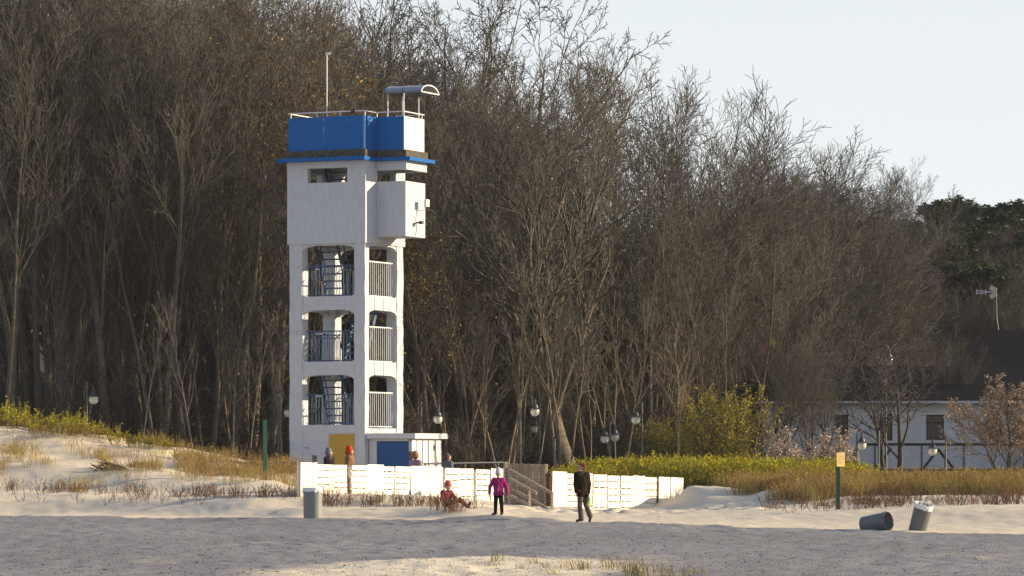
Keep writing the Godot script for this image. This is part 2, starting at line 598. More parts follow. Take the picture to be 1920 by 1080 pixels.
func forest() -> void:
	var base := {"stems": 1, "h": 16.0, "r": 0.2, "spread": 0.06, "n": [12, 7, 6, 3], "len": [0.42, 0.48, 0.55, 0.75], "ang": [27, 28, 30, 33], "start": [0.28, 0.15, 0.12, 0.15], "up": [0.02, 0.09, 0.06, 0.04, 0.03], "wob": [0.06, 0.09, 0.12, 0.14, 0.17], "segs": [10, 6, 4, 3, 2], "sides": [8, 5, 4, 3, 3], "min_r": 0.0095}
	var slim := []
	for k in 4:
		var p := base.duplicate(true)
		if k == 1:
			p.merge({"stems": 3, "n": [8, 6, 6, 3], "spread": 0.16, "r": 0.14}, true)
		if k == 2:
			p.merge({"stems": 2, "n": [10, 7, 6, 3], "spread": 0.14, "r": 0.17}, true)
		if k == 3:
			p.merge({"n": [13, 7, 6, 4], "start": [0.16, 0.15, 0.12, 0.15], "ang": [34, 30, 32, 34]}, true)
		slim.append(tree_proto(100 + k, p, M.bark if k != 2 else M.bark_dark, [M.twig, M.twig, M.twig_dark, M.twig_red][k]))
	var fan := []
	for k in 3:
		var p := base.duplicate(true)
		p.merge({"taper": 0.3, "stems": [3, 1, 2][k], "h": [12.0, 9.0, 11.0][k], "r": [0.16, 0.24, 0.2][k], "spread": [0.3, 0.08, 0.25][k], "n": [[7, 8, 7, 3], [12, 8, 7, 4], [9, 8, 7, 3]][k], "len": [0.55, 0.5, 0.5, 0.66], "ang": [32, 27, 29, 32], "start": [0.22, 0.2, 0.12, 0.15], "up": [0.02, 0.07, 0.06, 0.04, 0.02]}, true)
		if k == 1:
			p.merge({"len": [0.95, 0.5, 0.48, 0.66], "taper": 0.3, "thin": 0.72, "ang": [34, 28, 29, 32]}, true)
		fan.append(tree_proto(120 + k, p, M.bark_dark, [M.twig, M.twig_dark, M.twig][k]))
	var tall := []
	for k in 2:
		var p := base.duplicate(true)
		p.merge({"h": 17.0, "r": 0.36, "n": [10, 7, 6, 4], "len": [0.5, 0.45, 0.42, 0.45], "ang": [42, 40, 42, 45], "start": [0.45, 0.25, 0.2, 0.2], "up": [0.02, 0.13, 0.08, 0.04, 0.0], "wob": [0.1, 0.24, 0.3, 0.32, 0.35], "segs": [12, 9, 6, 4, 2], "thin": 0.7, "min_r": 0.012}, true)
		tall.append(tree_proto(140 + k, p, M.bark_dark, M.twig_dark))
	var budp := base.duplicate(true)
	budp.merge({"n": [11, 7, 6, 4], "h": 13.0, "leaves": 0.55, "leaf_size": 0.13, "leaf_colors": [Color(0.36, 0.23, 0.03), Color(0.42, 0.28, 0.045), Color(0.28, 0.21, 0.035)]}, true)
	var bud := tree_proto(150, budp, M.bark, M.twig)
	var heroP := base.duplicate(true)
	heroP.merge({"h": 12.5, "r": 0.62, "lean": Vector3(-0.42, 0, 0.05), "n": [11, 9, 8, 4], "start": [0.24, 0.15, 0.12, 0.15], "len": [0.72, 0.48, 0.48, 0.66], "ang": [30, 28, 30, 34], "up": [0.10, 0.08, 0.06, 0.04, 0.02], "wob": [0.12, 0.12, 0.13, 0.15, 0.18], "thin": 0.75, "taper": 0.35}, true)
	var hero := tree_proto(161, heroP, M.bark, M.twig)

	# trees that stand out
	plant_tree("bare_tree", hero, 1082, 146, 55, "big bare tree with thick leaning forked trunk behind the plank gate", "", 0.0, 1.0)
	plant_tree("bare_tree", tall[0], 862, 168, -170, "tallest dark bare tree with crooked limbs against the sky right of the tower canopy", "", 0.4, 0.95)
	plant_tree("bare_tree", tall[1], 945, 172, -90, "dark crooked bare tree reaching into the sky above the leaning tree", "", 1.2, 1.0)
	plant_tree("bare_tree", tall[1], 740, 176, -190, "dark crooked bare tree seen directly above the tower's roof", "", 3.0, 0.9)
	plant_tree("bare_tree", fan[0], 1225, 158, 70, "fan-shaped bare tree with several stems behind the hanging promenade lamp", "", 0.2, 1.0)
	plant_tree("bare_tree", fan[1], 1300, 168, 120, "bare tree with dark radiating limbs rising behind the yellow-green bush", "", 0.9, 1.1)
	plant_tree("bare_tree", fan[2], 1150, 164, 45, "bare two-stemmed tree just right of the big leaning tree", "", 2.0, 0.9)
	plant_tree("bare_tree", fan[0], 1395, 178, 180, "outermost arching bare tree where the wood's skyline drops towards the house", "", 2.4, 1.1)
	plant_tree("budding_tree", bud, 778, 150, 360, "slim tree with yellow-green buds close behind the tower's right side", "", -1.0, 1.2)
	plant_tree("budding_tree", bud, 508, 147, 70, "tree with yellowish buds above and left of the tower's blue parapet", "", 1.0, 1.3)
	plant_tree("budding_tree", bud, 468, 152, 30, "faint ochre-budded tree further left of the tower's parapet", "", 3.3, 1.2)
	plant_tree("budding_tree", bud, 905, 156, 420, "low budding tree between the tower and the leaning tree", "", 2.0, 1.3)

	# the close-set trees, told apart only by where they stand
	var kinds_said := ["single-stemmed", "three-stemmed", "twin-stemmed", "low-branched"]
	var nth := -1
	for q in by_px([
		[8, 140, -120, 1], [42, 143, -150, 0], [72, 141, -120, 2], [96, 146, -160, 0], [128, 142, -110, 3], [163, 147, -140, 1], [204, 141, -130, 0], [243, 143, -150, 2], [272, 145, -120, 0], [303, 142, -130, 1],
		[322, 148, -110, 2], [347, 143, -120, 0], [392, 145, -110, 1], [436, 143, -90, 0], [470, 147, -100, 3], [506, 144, -60, 0], [540, 150, -40, 1], [-30, 144, -150, 0], [-70, 150, -150, 1], [225, 153, -120, 3], [415, 155, -110, 3], [585, 156, -20, 0], [120, 156, -140, 2]]):
		nth += 1
		plant_tree("woodland_tree", slim[q[3]], q[0], q[1], q[2], "tall %s bare tree, %s from the left edge in the wood left of the tower" % [kinds_said[q[3]], ORDINALS[nth]], "bare trees of the wood left of the tower", -1.0, 0.9)
	nth = -1
	for q in by_px([
		[640, 158, 10, 0], [690, 154, 40, 3], [770, 160, 120, 1], [805, 154, 190, 3], [840, 157, 230, 1], [880, 152, 260, 0], [925, 160, 180, 3], [965, 152, 220, 2], [1010, 158, 130, 1], [1050, 164, 110, 3], [1110, 160, 130, 0], [1180, 168, 125, 3],
		[1260, 166, 170, 1], [1345, 172, 190, 0], [1000, 170, 95, 0], [820, 172, 120, 0], [900, 172, 110, 1]]):
		nth += 1
		plant_tree("woodland_tree", slim[q[3]], q[0], q[1], q[2] - 35.0, "%s bare tree, %s from the tower in the wood towards the yellow-green bush" % [kinds_said[q[3]], ORDINALS[nth]], "bare trees of the wood right of the tower", -1.0, 1.0)
	nth = -1
	for q in by_px([[1372, 182, 215, 2], [1430, 176, 300, 0], [1450, 188, 270, 1], [1490, 192, 300, 2], [1530, 196, 290, 0], [1565, 190, 330, 1], [1600, 202, 335, 2], [1640, 206, 350, 0], [1470, 172, 380, 1], [1545, 176, 420, 2], [1440, 166, 420, 0], [1505, 170, 470, 1], [1595, 180, 440, 2]]):
		nth += 1
		plant_tree("hillside_tree", fan[q[3]], q[0], q[1], q[2] - 30.0, "smaller bare tree, %s from the left on the slope behind the house" % ORDINALS[nth], "bare trees on the slope behind the house", -1.0, 1.1)
	for q in [[1662, 214, 325, 0, "leftmost"], [1688, 216, 318, 2, "middle"], [1715, 220, 350, 0, "nearest"]]:
		plant_tree("hillside_tree", slim[q[3]], q[0], q[1], q[2] - 25.0, "%s of three thin bare trees against the sky beside the dark pine" % q[4], "thin trees beside the pine", -1.0, 0.8)

	# the wood behind them, one mass
	var sets := [[], [], [], [], [], []]
	var kinds := [slim[0], slim[1], slim[3], fan[0], fan[2], bud]
	for k in 300:
		var px := rng.randf_range(-330, 1710)
		var d := rng.randf_range(160, 232)
		if px > 1430.0 and d < 190.0:
			d = rng.randf_range(195, 262)
		var kind: int = [0, 1, 2, 3, 4, 0, 1, 2][rng.randi() % 8]
		if rng.randf() < 0.04 and px < 1000.0:
			kind = 5
		var top: float = skyline(px) + pow(rng.randf(), 1.4) * (330.0 if px < 1400.0 else 220.0) + 15.0 + 190.0 * smoothstep(900, 1000, px) * smoothstep(1400, 1300, px)
		var g := ground(px, d)
		var h: float = (EYE + (HY - top) / F * d - g.y) / kinds[kind].height
		if h < 0.12:
			continue
		var fat := clampf(h, 0.35, 1.2) * rng.randf_range(0.9, 1.3) / maxf(h, 0.1)
		sets[kind].append(Transform3D(Basis(Vector3.UP, rng.randf() * TAU).scaled(Vector3(h * fat, h, h * fat)), g))
	for k in 6:
		if sets[k].size():
			scatter("far_wood", kinds[k].joined, null, sets[k], [], "mass of bare brown trees filling the depth of the wood" if k < 3 else "mass of spreading bare trees deep in the wood", "woodland")

	# brushwood under the trees
	var shrub_p := {"stems": 9, "h": 2.6, "r": 0.018, "spread": 0.55, "n": [7, 5, 3], "len": [0.5, 0.5, 0.5], "ang": [35, 40, 45], "start": [0.15, 0.15, 0.15], "up": [0.0, 0.05, 0.03, 0.02], "wob": [0.14, 0.2, 0.25, 0.3], "segs": [6, 4, 3, 2], "sides": [4, 3, 3, 3], "min_r": 0.006}
	var shrubs := []
	for k in 2:
		shrubs.append(tree_proto(170 + k, shrub_p, M.twig, M.brush))
	for k in 2:
		var xf := []
		for j in 110:
			var px := rng.randf_range(-100, 1950)
			var d := rng.randf_range(141, 178)
			if px > 930.0 and px < 1180.0:
				d = rng.randf_range(150, 178)
			if px > 1380.0:
				d = rng.randf_range(178, 230)
			elif px > 1180.0:
				d = rng.randf_range(150, 180)
			var s := rng.randf_range(0.7, 1.7)
			xf.append(Transform3D(Basis(Vector3.UP, rng.randf() * TAU).scaled(Vector3(s, s, s)), ground(px, d)))
		scatter("brushwood", shrubs[k].joined, null, xf, [], "tangle of dark brown twigs growing under the trees" if k == 0 else "tangle of thin bare twigs growing under the trees", "undergrowth")
	# shrubs over the bluff at the right
	var hill_brush := tree_proto(176, shrub_p, M.brush, M.brush)
	var xf2 := []
	for j in 420:
		var px := rng.randf_range(1580, 2080)
		var d := rng.randf_range(188, 262)
		var s := rng.randf_range(0.45, 0.9)
		xf2.append(Transform3D(Basis(Vector3.UP, rng.randf() * TAU).scaled(Vector3(s * 1.3, s, s * 1.3)), ground(px, d)))
	scatter("hill_scrub", hill_brush.joined, null, xf2, [], "dark bare scrub covering the bluff behind the house", "scrub")

	plant_tree("small_tree", fan[1], 1466, 152, 560, "dark bare tree standing just left of the blossom bush before the house", "", 0.5, 0.9)
	plant_tree("small_tree", fan[2], 1522, 154, 590, "dark twin-stemmed bare tree behind the blossom bush", "", 1.5, 0.9)
	plant_tree("small_tree", fan[1], 1556, 156, 610, "dark bare tree between the blossom bush and the yellow notice", "", 3.5, 0.9)
	plant_tree("small_tree", fan[0], 1790, 168, 600, "bare tree reaching over the low roof right of the tall lamp", "", 2.5, 0.8)
	# pines on the bluff
	var pine_p := {"stems": 1, "h": 6.0, "r": 0.16, "spread": 0.05, "n": [13, 8, 5], "len": [0.55, 0.45, 0.4], "ang": [62, 45, 45], "start": [0.25, 0.2, 0.2], "up": [0.0, 0.06, 0.08, 0.08], "wob": [0.1, 0.15, 0.2, 0.2], "segs": [8, 5, 3, 3], "sides": [6, 4, 3, 3], "min_r": 0.01, "leaves": 1.0, "leaf_size": 0.55, "leaf_colors": [Color(0.035, 0.055, 0.022), Color(0.045, 0.065, 0.026), Color(0.028, 0.042, 0.02)]}
	var pine := tree_proto(180, pine_p, M.bark_dark, M.twig_dark)
	for q in [[1785, 252, 378, "dark green pine standing highest on the bluff above the house"], [1750, 250, 410, "dark pine left of and below the highest pine"], [1838, 256, 395, "dark pine right of the highest pine"], [1900, 250, 385, "dark pine at the far right end of the bluff"], [1870, 236, 490, "low green pine on the slope behind the roof aerial"], [1720, 240, 430, "low dark pine at the left foot of the pine group"], [1812, 244, 425, "dark pine standing in front between the two tallest pines"], [1770, 238, 455, "low broad pine below the highest pine"], [1860, 246, 430, "dark pine between the right pines, set lower"], [1925, 240, 440, "dark pine cut by the right edge, lower one"], [1820, 228, 500, "low green pine left of and above the roof aerial"]]:
		plant_tree("pine_tree", pine, q[0], q[1], q[2] - 14.0, q[3], "", -1.0, 2.0)

	# single small trees and bushes by the promenade
	var small_p := {"stems": 2, "h": 3.4, "r": 0.07, "spread": 0.22, "n": [11, 8, 6], "len": [0.6, 0.5, 0.45], "ang": [38, 38, 42], "start": [0.25, 0.15, 0.12], "up": [0.02, 0.05, 0.05, 0.03], "wob": [0.12, 0.16, 0.2, 0.25], "segs": [8, 6, 4, 3], "sides": [7, 5, 3, 3], "min_r": 0.007}
	plant_tree("small_tree", tree_proto(190, small_p, M.bark_dark, M.twig_dark), 1672, 142, 600, "small bare spreading tree in front of the white house", "", 0.3, 1.25)
	var birch_p := {"stems": 1, "h": 5.0, "r": 0.055, "spread": 0.03, "n": [10, 6, 4], "len": [0.3, 0.45, 0.45], "ang": [30, 35, 40], "start": [0.4, 0.2, 0.2], "up": [0.02, 0.06, 0.02, 0.0], "wob": [0.1, 0.15, 0.2, 0.25], "segs": [10, 5, 3, 2], "sides": [7, 4, 3, 3], "min_r": 0.006}
	plant_tree("birch_tree", tree_proto(191, birch_p, M.birch, M.twig_red), 1267, 137, 600, "thin pale-barked birch at the left edge of the yellow-green bush", "", 0.0, 1.0)
	var young := []
	for k in 2:
		young.append(tree_proto(196 + k, {"stems": 3 - k, "h": 7.5, "r": 0.05, "spread": 0.2, "n": [9, 6, 5], "len": [0.34, 0.5, 0.55], "ang": [24, 28, 32], "start": [0.3, 0.2, 0.15], "up": [0.02, 0.07, 0.04, 0.02], "wob": [0.09, 0.12, 0.15, 0.2], "segs": [11, 5, 4, 2], "sides": [6, 4, 3, 3], "min_r": 0.007}, M.young_bark, M.twig))
	var sap := tree_proto(192, birch_p.merged({"spread": 0.22, "r": 0.04, "h": 6.0}, true), M.birch, M.twig)
	for q in [[455, 138, 560, "pale leaning sapling between the green post and the dark wood"], [525, 139, 600, "pale thin sapling close by the tower's left edge"], [255, 138, 560, "pale leaning sapling behind the lamp on the left dune"], [380, 139, 540, "pale sapling leaning right in the left wood's edge"], [430, 140, 520, "pale twin sapling beside the dark trunks near the green post"], [1000, 141, 600, "thin pale sapling beside the stacked pair of lamps"]]:
		plant_tree("sapling", sap, q[0], q[1], q[2], q[3], "", -1.0, 1.0)
	nth = -1
	var thin_stems := []
	for k in 24:
		thin_stems.append([60.0 + k * 56.0 + rng.randf_range(-22, 22), rng.randf_range(139.5, 147), rng.randf_range(330, 600)])
	for q in by_px(thin_stems):
		nth += 1
		if q[0] > 530.0 and q[0] < 770.0:
			continue
		plant_tree("young_tree", young[nth % 2], q[0], q[1] if q[0] < 1180.0 else q[1] + 10.0, q[2], "slender young tree with sunlit stem, %s from the left at the wood's edge" % ORDINALS[nth], "slender young trees at the wood's edge")
	var yellow_p := {"stems": 22, "h": 2.7, "r": 0.02, "spread": 0.36, "n": [10, 6], "len": [0.42, 0.45], "ang": [26, 30], "start": [0.15, 0.1], "up": [0.03, 0.09, 0.06], "wob": [0.1, 0.12, 0.15], "segs": [7, 4, 3], "sides": [4, 3, 3], "min_r": 0.006, "leaves": 1.0, "leaf_per": 3, "leaf_size": 0.065, "leaf_colors": [Color(0.32, 0.27, 0.035), Color(0.36, 0.29, 0.04), Color(0.26, 0.24, 0.035), Color(0.38, 0.30, 0.05)]}
	var yb := tree_proto(193, yellow_p, M.twig, M.twig)
	plant_tree("flowering_bush", yb, 1350, 138, 712, "big yellow-green bush of upright shoots on the promenade", "", 0.4, 1.05, "bush")
	plant_tree("flowering_bush", yb, 1275, 141, 775, "lower yellow-green bush behind the birch trunk", "", 1.8, 1.2, "bush")
	var bloom_p := yellow_p.merged({"stems": 18, "h": 2.0, "spread": 0.8, "n": [9, 7], "ang": [40, 40], "up": [-0.02, 0.0, 0.02], "wob": [0.2, 0.25, 0.25], "leaves": 1.0, "leaf_per": 3, "leaf_size": 0.08, "leaf_colors": [Color(0.46, 0.39, 0.35), Color(0.40, 0.32, 0.28), Color(0.32, 0.24, 0.19), Color(0.52, 0.46, 0.42)]}, true)
	plant_tree("blossom_bush", tree_proto(194, bloom_p, M.twig_red, M.twig_red), 1505, 139, 795, "low bush covered in pale pinkish blossom left of the yellow sign", "", 0.0, 1.15, "bush")
	var bloomtree_p := small_p.merged({"stems": 3, "leaves": 1.0, "leaf_per": 2, "leaf_size": 0.075, "spread": 0.35, "n": [11, 8, 6], "leaf_colors": [Color(0.36, 0.27, 0.20), Color(0.30, 0.22, 0.15), Color(0.40, 0.32, 0.26)]}, true)
	plant_tree("blossom_tree", tree_proto(195, bloomtree_p, M.bark_dark, M.twig_red), 1893, 134, 700, "small tree in pinkish brown blossom at the house's right end", "", 0.8, 1.2)


# ---------------------------------------------------------------- tower
func rough_column(mb: MB, x0: float, x1: float, z0: float, z1: float, y0: float, y1: float, jit := 0.014, g_seed := 7) -> void:
	var g := RandomNumberGenerator.new()
	g.seed = g_seed
	var rows := int((y1 - y0) / 0.32) + 1
	var prev := []
	for k in rows + 1:
		var y := lerpf(y0, y1, float(k) / rows)
		var ring := []
		for q in [[x0, z1], [x1, z1], [x1, z0], [x0, z0]]:
			ring.append(Vector3(q[0] + g.randf_range(-jit, jit), y, q[1] + g.randf_range(-jit, jit)))
		if k == 0 or k == rows:
			mb.quad(ring[0], ring[1], ring[2], ring[3], Vector3(0, -1 if k == 0 else 1, 0))
		if k > 0:
			for s in 4:
				var nn: Vector3 = [Vector3(0, 0, 1), Vector3(1, 0, 0), Vector3(0, 0, -1), Vector3(-1, 0, 0)][s]
				mb.quad(prev[s], prev[(s + 1) % 4], ring[(s + 1) % 4], ring[s], nn)
		prev = ring

func balustrade(parent: Node3D, a: Vector3, b: Vector3, h: float, step: float, m: Material, wide := 0.02, mid := false) -> void:
	var mb := MB.new()
	mb.bar(a + Vector3.UP * h, b + Vector3.UP * h, 0.045, 0.045)
	var bal := part("balustrade", mb, m, parent)
	for y in [0.06, h * 0.78] if mid else [0.06]:
		var lo := MB.new()
		lo.bar(a + Vector3.UP * y, b + Vector3.UP * y, 0.03, 0.03)
		part("lower_rail", lo, m, bal)
	var bar := MB.new()
	bar.box(Vector3(0, h * 0.5 + 0.03, 0), Vector3(wide, h - 0.06, wide))
	var shape := bar.mesh()
	var n := int(a.distance_to(b) / step)
	for k in n:
		var o := part("baluster", shape, m, bal)
		o.position = a.lerp(b, (k + 0.5) / n)

func stair(parent: Node3D, lo: Vector3, hi: Vector3, w: float) -> void:
	var mb := MB.new()
	for x in [0.0, w]:
		mb.bar(lo + Vector3(x, 0, 0), hi + Vector3(x, 0, 0), 0.04, 0.16)
	var s := part("stair", mb, M.blue_steel, parent)
	var tread := MB.new()
	tread.box(Vector3.ZERO, Vector3(w - 0.05, 0.05, 0.2))
	var shape := tread.mesh()
	var n := int((hi.y - lo.y) / 0.235)
	for k in n:
		var o := part("tread", shape, M.blue_steel, s)
		o.position = lo.lerp(hi, (k + 0.6) / n) + Vector3(w * 0.5, 0, 0)
	for x in [-0.03, w + 0.03]:
		var r := MB.new()
		r.rod(lo + Vector3(x, 0.9, 0), hi + Vector3(x, 0.9, 0), 0.02)
		for f in [0.06, 0.5, 0.94]:
			r.rod(lo.lerp(hi, f) + Vector3(x, 0, 0), lo.lerp(hi, f) + Vector3(x, 0.9, 0), 0.014)
		part("handrail", r, M.blue_steel, s)

func tower() -> void:
	var base := ground(685, 134.6)
	base.y = 0.4
	var t := thing("observation_tower", "white four-storey beach observation tower with blue parapet and open stair landings", "tower", base, deg_to_rad(-25.0))
	var W := 3.2
	var floors := [2.55, 4.85, 7.22]
	var tops := [4.35, 6.71, 9.06]
	# corner piers
	var k := 0
	for q in [[-3.12, -2.6, -0.5, -0.04], [-0.47, -0.04, -0.36, -0.04], [-0.47, -0.04, -3.12, -2.62], [-3.12, -2.6, -3.12, -2.6]]:
		var mb := MB.new()
		rough_column(mb, q[0], q[1], q[2], q[3], -0.6, 9.12, 0.016, 11 + k)
		part("pier", mb, M.white, t)
		k += 1
	# spandrels on four sides with haunched undersides
	var y0s := [-0.6, 4.35, 6.71]
	for s in 4:
		var x0: float = [-2.6, -2.62, -2.6, -2.6][s]
		var x1: float = [-0.47, -0.36, -0.47, -0.5][s]
		for f in 3:
			var lo: float = y0s[f]
			var hi: float = floors[f] + (-0.12 if f == 0 and s == 1 else 0.0)
			var poly := PackedVector2Array()
			if f == 0:
				poly = PackedVector2Array([Vector2(x0, lo), Vector2(x1, lo), Vector2(x1, hi), Vector2(x0, hi)])
			else:
				poly = PackedVector2Array([Vector2(x0, lo - 0.17), Vector2(x0 + 0.12, lo - 0.06), Vector2(x0 + 0.45, lo), Vector2(x1 - 0.45, lo + 0.01), Vector2(x1 - 0.12, lo - 0.07), Vector2(x1, lo - 0.18), Vector2(x1, hi + 0.05), Vector2(x1 - 0.12, hi), Vector2(x0 + 0.12, hi - 0.01), Vector2(x0, hi + 0.05)])
			var mb := MB.new()
			if s == 0:
				mb.prism(poly, -0.30, -0.065)
			elif s == 2:
				mb.prism(poly, -3.09, -2.85)
			else:
				var turn := Basis(Vector3(0, 0, 1), Vector3.UP, Vector3(-1, 0, 0))
				if s == 1:
					mb.prism(poly, 0.065, 0.30, turn)
				else:
					mb.prism(poly, 2.85, 3.09, turn)
			part("spandrel", mb, M.white, t)
		# haunch under the closed storey
		var hp := PackedVector2Array([Vector2(x0, 8.89), Vector2(x0 + 0.12, 9.0), Vector2(x0 + 0.45, 9.06), Vector2(x1 - 0.45, 9.06), Vector2(x1 - 0.12, 9.0), Vector2(x1, 8.89), Vector2(x1, 9.12), Vector2(x0, 9.12)])
		var hb := MB.new()
		if s == 0: hb.prism(hp, -0.30, -0.065)
		elif s == 2: hb.prism(hp, -3.09, -2.85)
		else:
			var turn := Basis(Vector3(0, 0, 1), Vector3.UP, Vector3(-1, 0, 0))
			if s == 1: hb.prism(hp, 0.065, 0.30, turn)
			else: hb.prism(hp, 2.85, 3.09, turn)
		part("haunch", hb, M.white, t)
	# landings: strips before and behind the stair well
	for f in 3:
		var y: float = floors[f]
		var mb := MB.new()
		mb.span(Vector3(-2.86, y - 0.2, -2.86), Vector3(-0.30, y - 0.06, -2.1))
		mb.span(Vector3(-2.86, y - 0.2, -0.95), Vector3(-0.30, y - 0.06, -0.30))
		part("landing", mb, M.white, t)
	# closed storey with its window
	var fw := MB.new()
	fw.span(Vector3(-3.2, 9.12, -0.25), Vector3(-2.36, 12.1, 0.0))
	fw.span(Vector3(-0.74, 9.12, -0.25), Vector3(0.0, 12.1, 0.0))
	fw.span(Vector3(-2.36, 9.12, -0.25), Vector3(-0.74, 11.33, 0.0))
	fw.span(Vector3(-2.36, 11.86, -0.25), Vector3(-0.74, 12.1, 0.0))
	part("front_wall", fw, M.white, t)
	var bw := MB.new()
	bw.span(Vector3(-3.2, 9.12, -3.2), Vector3(-2.5, 12.1, -2.95))
	bw.span(Vector3(-0.5, 9.12, -3.2), Vector3(0.0, 12.1, -2.95))
	bw.span(Vector3(-2.5, 9.12, -3.2), Vector3(-0.5, 10.4, -2.95))
	bw.span(Vector3(-2.5, 11.8, -3.2), Vector3(-0.5, 12.1, -2.95))
	part("back_wall", bw, M.white, t)
	var lw := MB.new()
	lw.span(Vector3(-3.2, 9.12, -2.95), Vector3(-2.95, 11.2, -0.25))
	lw.span(Vector3(-3.2, 11.8, -2.95), Vector3(-2.95, 12.1, -0.25))
	lw.span(Vector3(-3.2, 11.2, -2.95), Vector3(-2.95, 11.8, -2.3))
	lw.span(Vector3(-3.2, 11.2, -0.9), Vector3(-2.95, 11.8, -0.25))
	part("left_wall", lw, M.white, t)
	var rw := MB.new()
	rw.span(Vector3(-0.25, 9.12, -0.95), Vector3(-0.003, 12.1, -0.25))
	rw.span(Vector3(-0.25, 9.12, -2.95), Vector3(-0.003, 12.1, -2.45))
	rw.span(Vector3(-0.25, 9.12, -2.45), Vector3(-0.003, 9.5, -0.95))
	rw.span(Vector3(-0.25, 11.8, -2.45), Vector3(-0.003, 12.1, -0.95))
	part("right_wall", rw, M.white, t)
	var cl := MB.new()
	cl.span(Vector3(-2.95, 9.14, -2.95), Vector3(-0.25, 9.28, -2.1))
	cl.span(Vector3(-2.95, 9.14, -0.95), Vector3(-0.25, 9.28, -0.25))
	part("landing", cl, M.white, t)
	# bay hanging off the right face
	var by := MB.new()
	by.span(Vector3(0, 9.38, -2.5), Vector3(1.17, 9.5, -0.9))
	by.span(Vector3(0, 9.5, -1.02), Vector3(1.17, 11.37, -0.9))
	by.span(Vector3(0, 9.5, -2.5), Vector3(1.17, 11.37, -2.38))
	by.span(Vector3(1.05, 9.5, -2.38), Vector3(1.17, 11.37, -1.02))
	part("bay", by, M.white, t)
	var lb := MB.new()
	lb.span(Vector3(0, 11.78, -1.1), Vector3(1.22, 12.1, -0.86))
	lb.span(Vector3(0, 11.78, -2.54), Vector3(1.22, 12.1, -2.3))
	lb.span(Vector3(0.98, 11.78, -2.3), Vector3(1.22, 12.1, -1.1))
	part("lintel", lb, M.white, t)
	# floodlight and camera on the bay's outer wall
	var fl := MB.new()
	fl.box(Vector3(1.48, 10.62, -2.0), Vector3(0.1, 0.26, 0.24))
	fl.rod(Vector3(1.17, 10.36, -1.95), Vector3(1.4, 10.36, -1.95), 0.018)
	fl.rod(Vector3(1.4, 10.36, -1.95), Vector3(1.44, 10.56, -2.0), 0.018)
	part("floodlight", fl, M.white_wood, t)
	var cm := MB.new()
	cm.rod(Vector3(1.17, 9.9, -1.75), Vector3(1.34, 9.9, -1.75), 0.03)
	cm.box(Vector3(1.4, 9.9, -1.72), Vector3(0.12, 0.11, 0.16))
	part("security_camera", cm, M.dark, t)
	var wire := MB.new()
	wire.tube(PackedVector3Array([Vector3(1.18, 10.36, -1.8), Vector3(1.18, 10.0, -1.72), Vector3(1.18, 9.7, -1.78), Vector3(1.18, 9.42, -1.7)]), PackedFloat32Array([0.009, 0.009, 0.009, 0.009]), 4)
	part("cable", wire, M.post_metal, t)
	# roof slab: blue edge strip below, dark weathered concrete above
	var edge := PackedVector2Array([Vector2(-3.48, 0.28), Vector2(0.1, 0.28), Vector2(0.1, -0.68), Vector2(1.45, -0.68), Vector2(1.45, -2.75), Vector2(0.1, -2.75), Vector2(0.1, -3.45), Vector2(-3.48, -3.45)])
	var flat := Basis(Vector3.RIGHT, Vector3(0, 0, 1), Vector3.UP)
	var eb := MB.new()
	eb.prism(edge, 12.1, 12.23, flat)
	part("roof_edge", eb, M.blue, t)
	var slab := PackedVector2Array([Vector2(-3.22, 0.06), Vector2(0.02, 0.06), Vector2(0.02, -0.8), Vector2(1.24, -0.8), Vector2(1.24, -2.58), Vector2(0.02, -2.58), Vector2(0.02, -3.24), Vector2(-3.22, -3.24)])
	var sb := MB.new()
	sb.prism(slab, 12.23, 12.5, flat)
	part("roof_slab", sb, M.slab, t)
	# parapet of sheet panels
	var ring := [Vector2(-3.14, 0.0), Vector2(-0.12, 0.0), Vector2(-0.02, -0.12), Vector2(0.0, -0.86), Vector2(1.12, -0.86), Vector2(1.12, -2.5), Vector2(0.0, -2.5), Vector2(0.0, -3.14), Vector2(-3.14, -3.14)]
	var splits := [[0.48], [], [], [], [0.5], [], [], [0.5], [0.5]]
	for e in ring.size():
		var a: Vector2 = ring[e]
		var b: Vector2 = ring[(e + 1) % ring.size()]
		var cuts: Array = [0.0] + splits[e] + [1.0]
		for c in cuts.size() - 1:
			var p := a.lerp(b, cuts[c])
			var q := a.lerp(b, cuts[c + 1])
			var dir := (q - p).normalized()
			var g := minf(0.012, p.distance_to(q) * 0.1)
			var mb := MB.new()
			mb.bar(Vector3(p.x + dir.x * g, 13.1, p.y + dir.y * g), Vector3(q.x - dir.x * g, 13.1, q.y - dir.y * g), 0.03, 1.22)
			part("parapet_panel", mb, M.blue_gloss if e != 4 else M.white_wood, t)
	# rail on top of it
	var rl := MB.new()
	for e in ring.size():
		var a: Vector2 = ring[e]
		var b: Vector2 = ring[(e + 1) % ring.size()]
		rl.bar(Vector3(a.x, 13.88, a.y), Vector3(b.x, 13.88, b.y), 0.045, 0.035)
	part("parapet_rail", rl, M.steel, t)
	for q in [[-3.14, 0.0], [-2.0, 0.0], [-1.05, 0.0], [-0.06, -0.02], [0.0, -0.86], [0.43, -0.86], [1.12, -0.86], [1.12, -2.5], [0.0, -2.5], [-3.14, -1.5], [-3.14, -3.14]]:
		var mb := MB.new()
		mb.box(Vector3(clampf(q[0], -3.08, 1.06), 13.2, q[1] - 0.06 if q[1] > -2.0 else q[1] + 0.06), Vector3(0.035, 1.38, 0.035))
		part("rail_post", mb, M.rail_grey, t)
	var lampb := MB.new()
	lampb.ball(Vector3(-0.5, 13.86, 0.03), Vector3(0.075, 0.09, 0.075))
	part("roof_lamp", lampb, M.steel, t)
	# mast
	var ms := MB.new()
	ms.rod(Vector3(-1.7, 12.5, -0.25), Vector3(-1.7, 16.0, -0.25), 0.022)
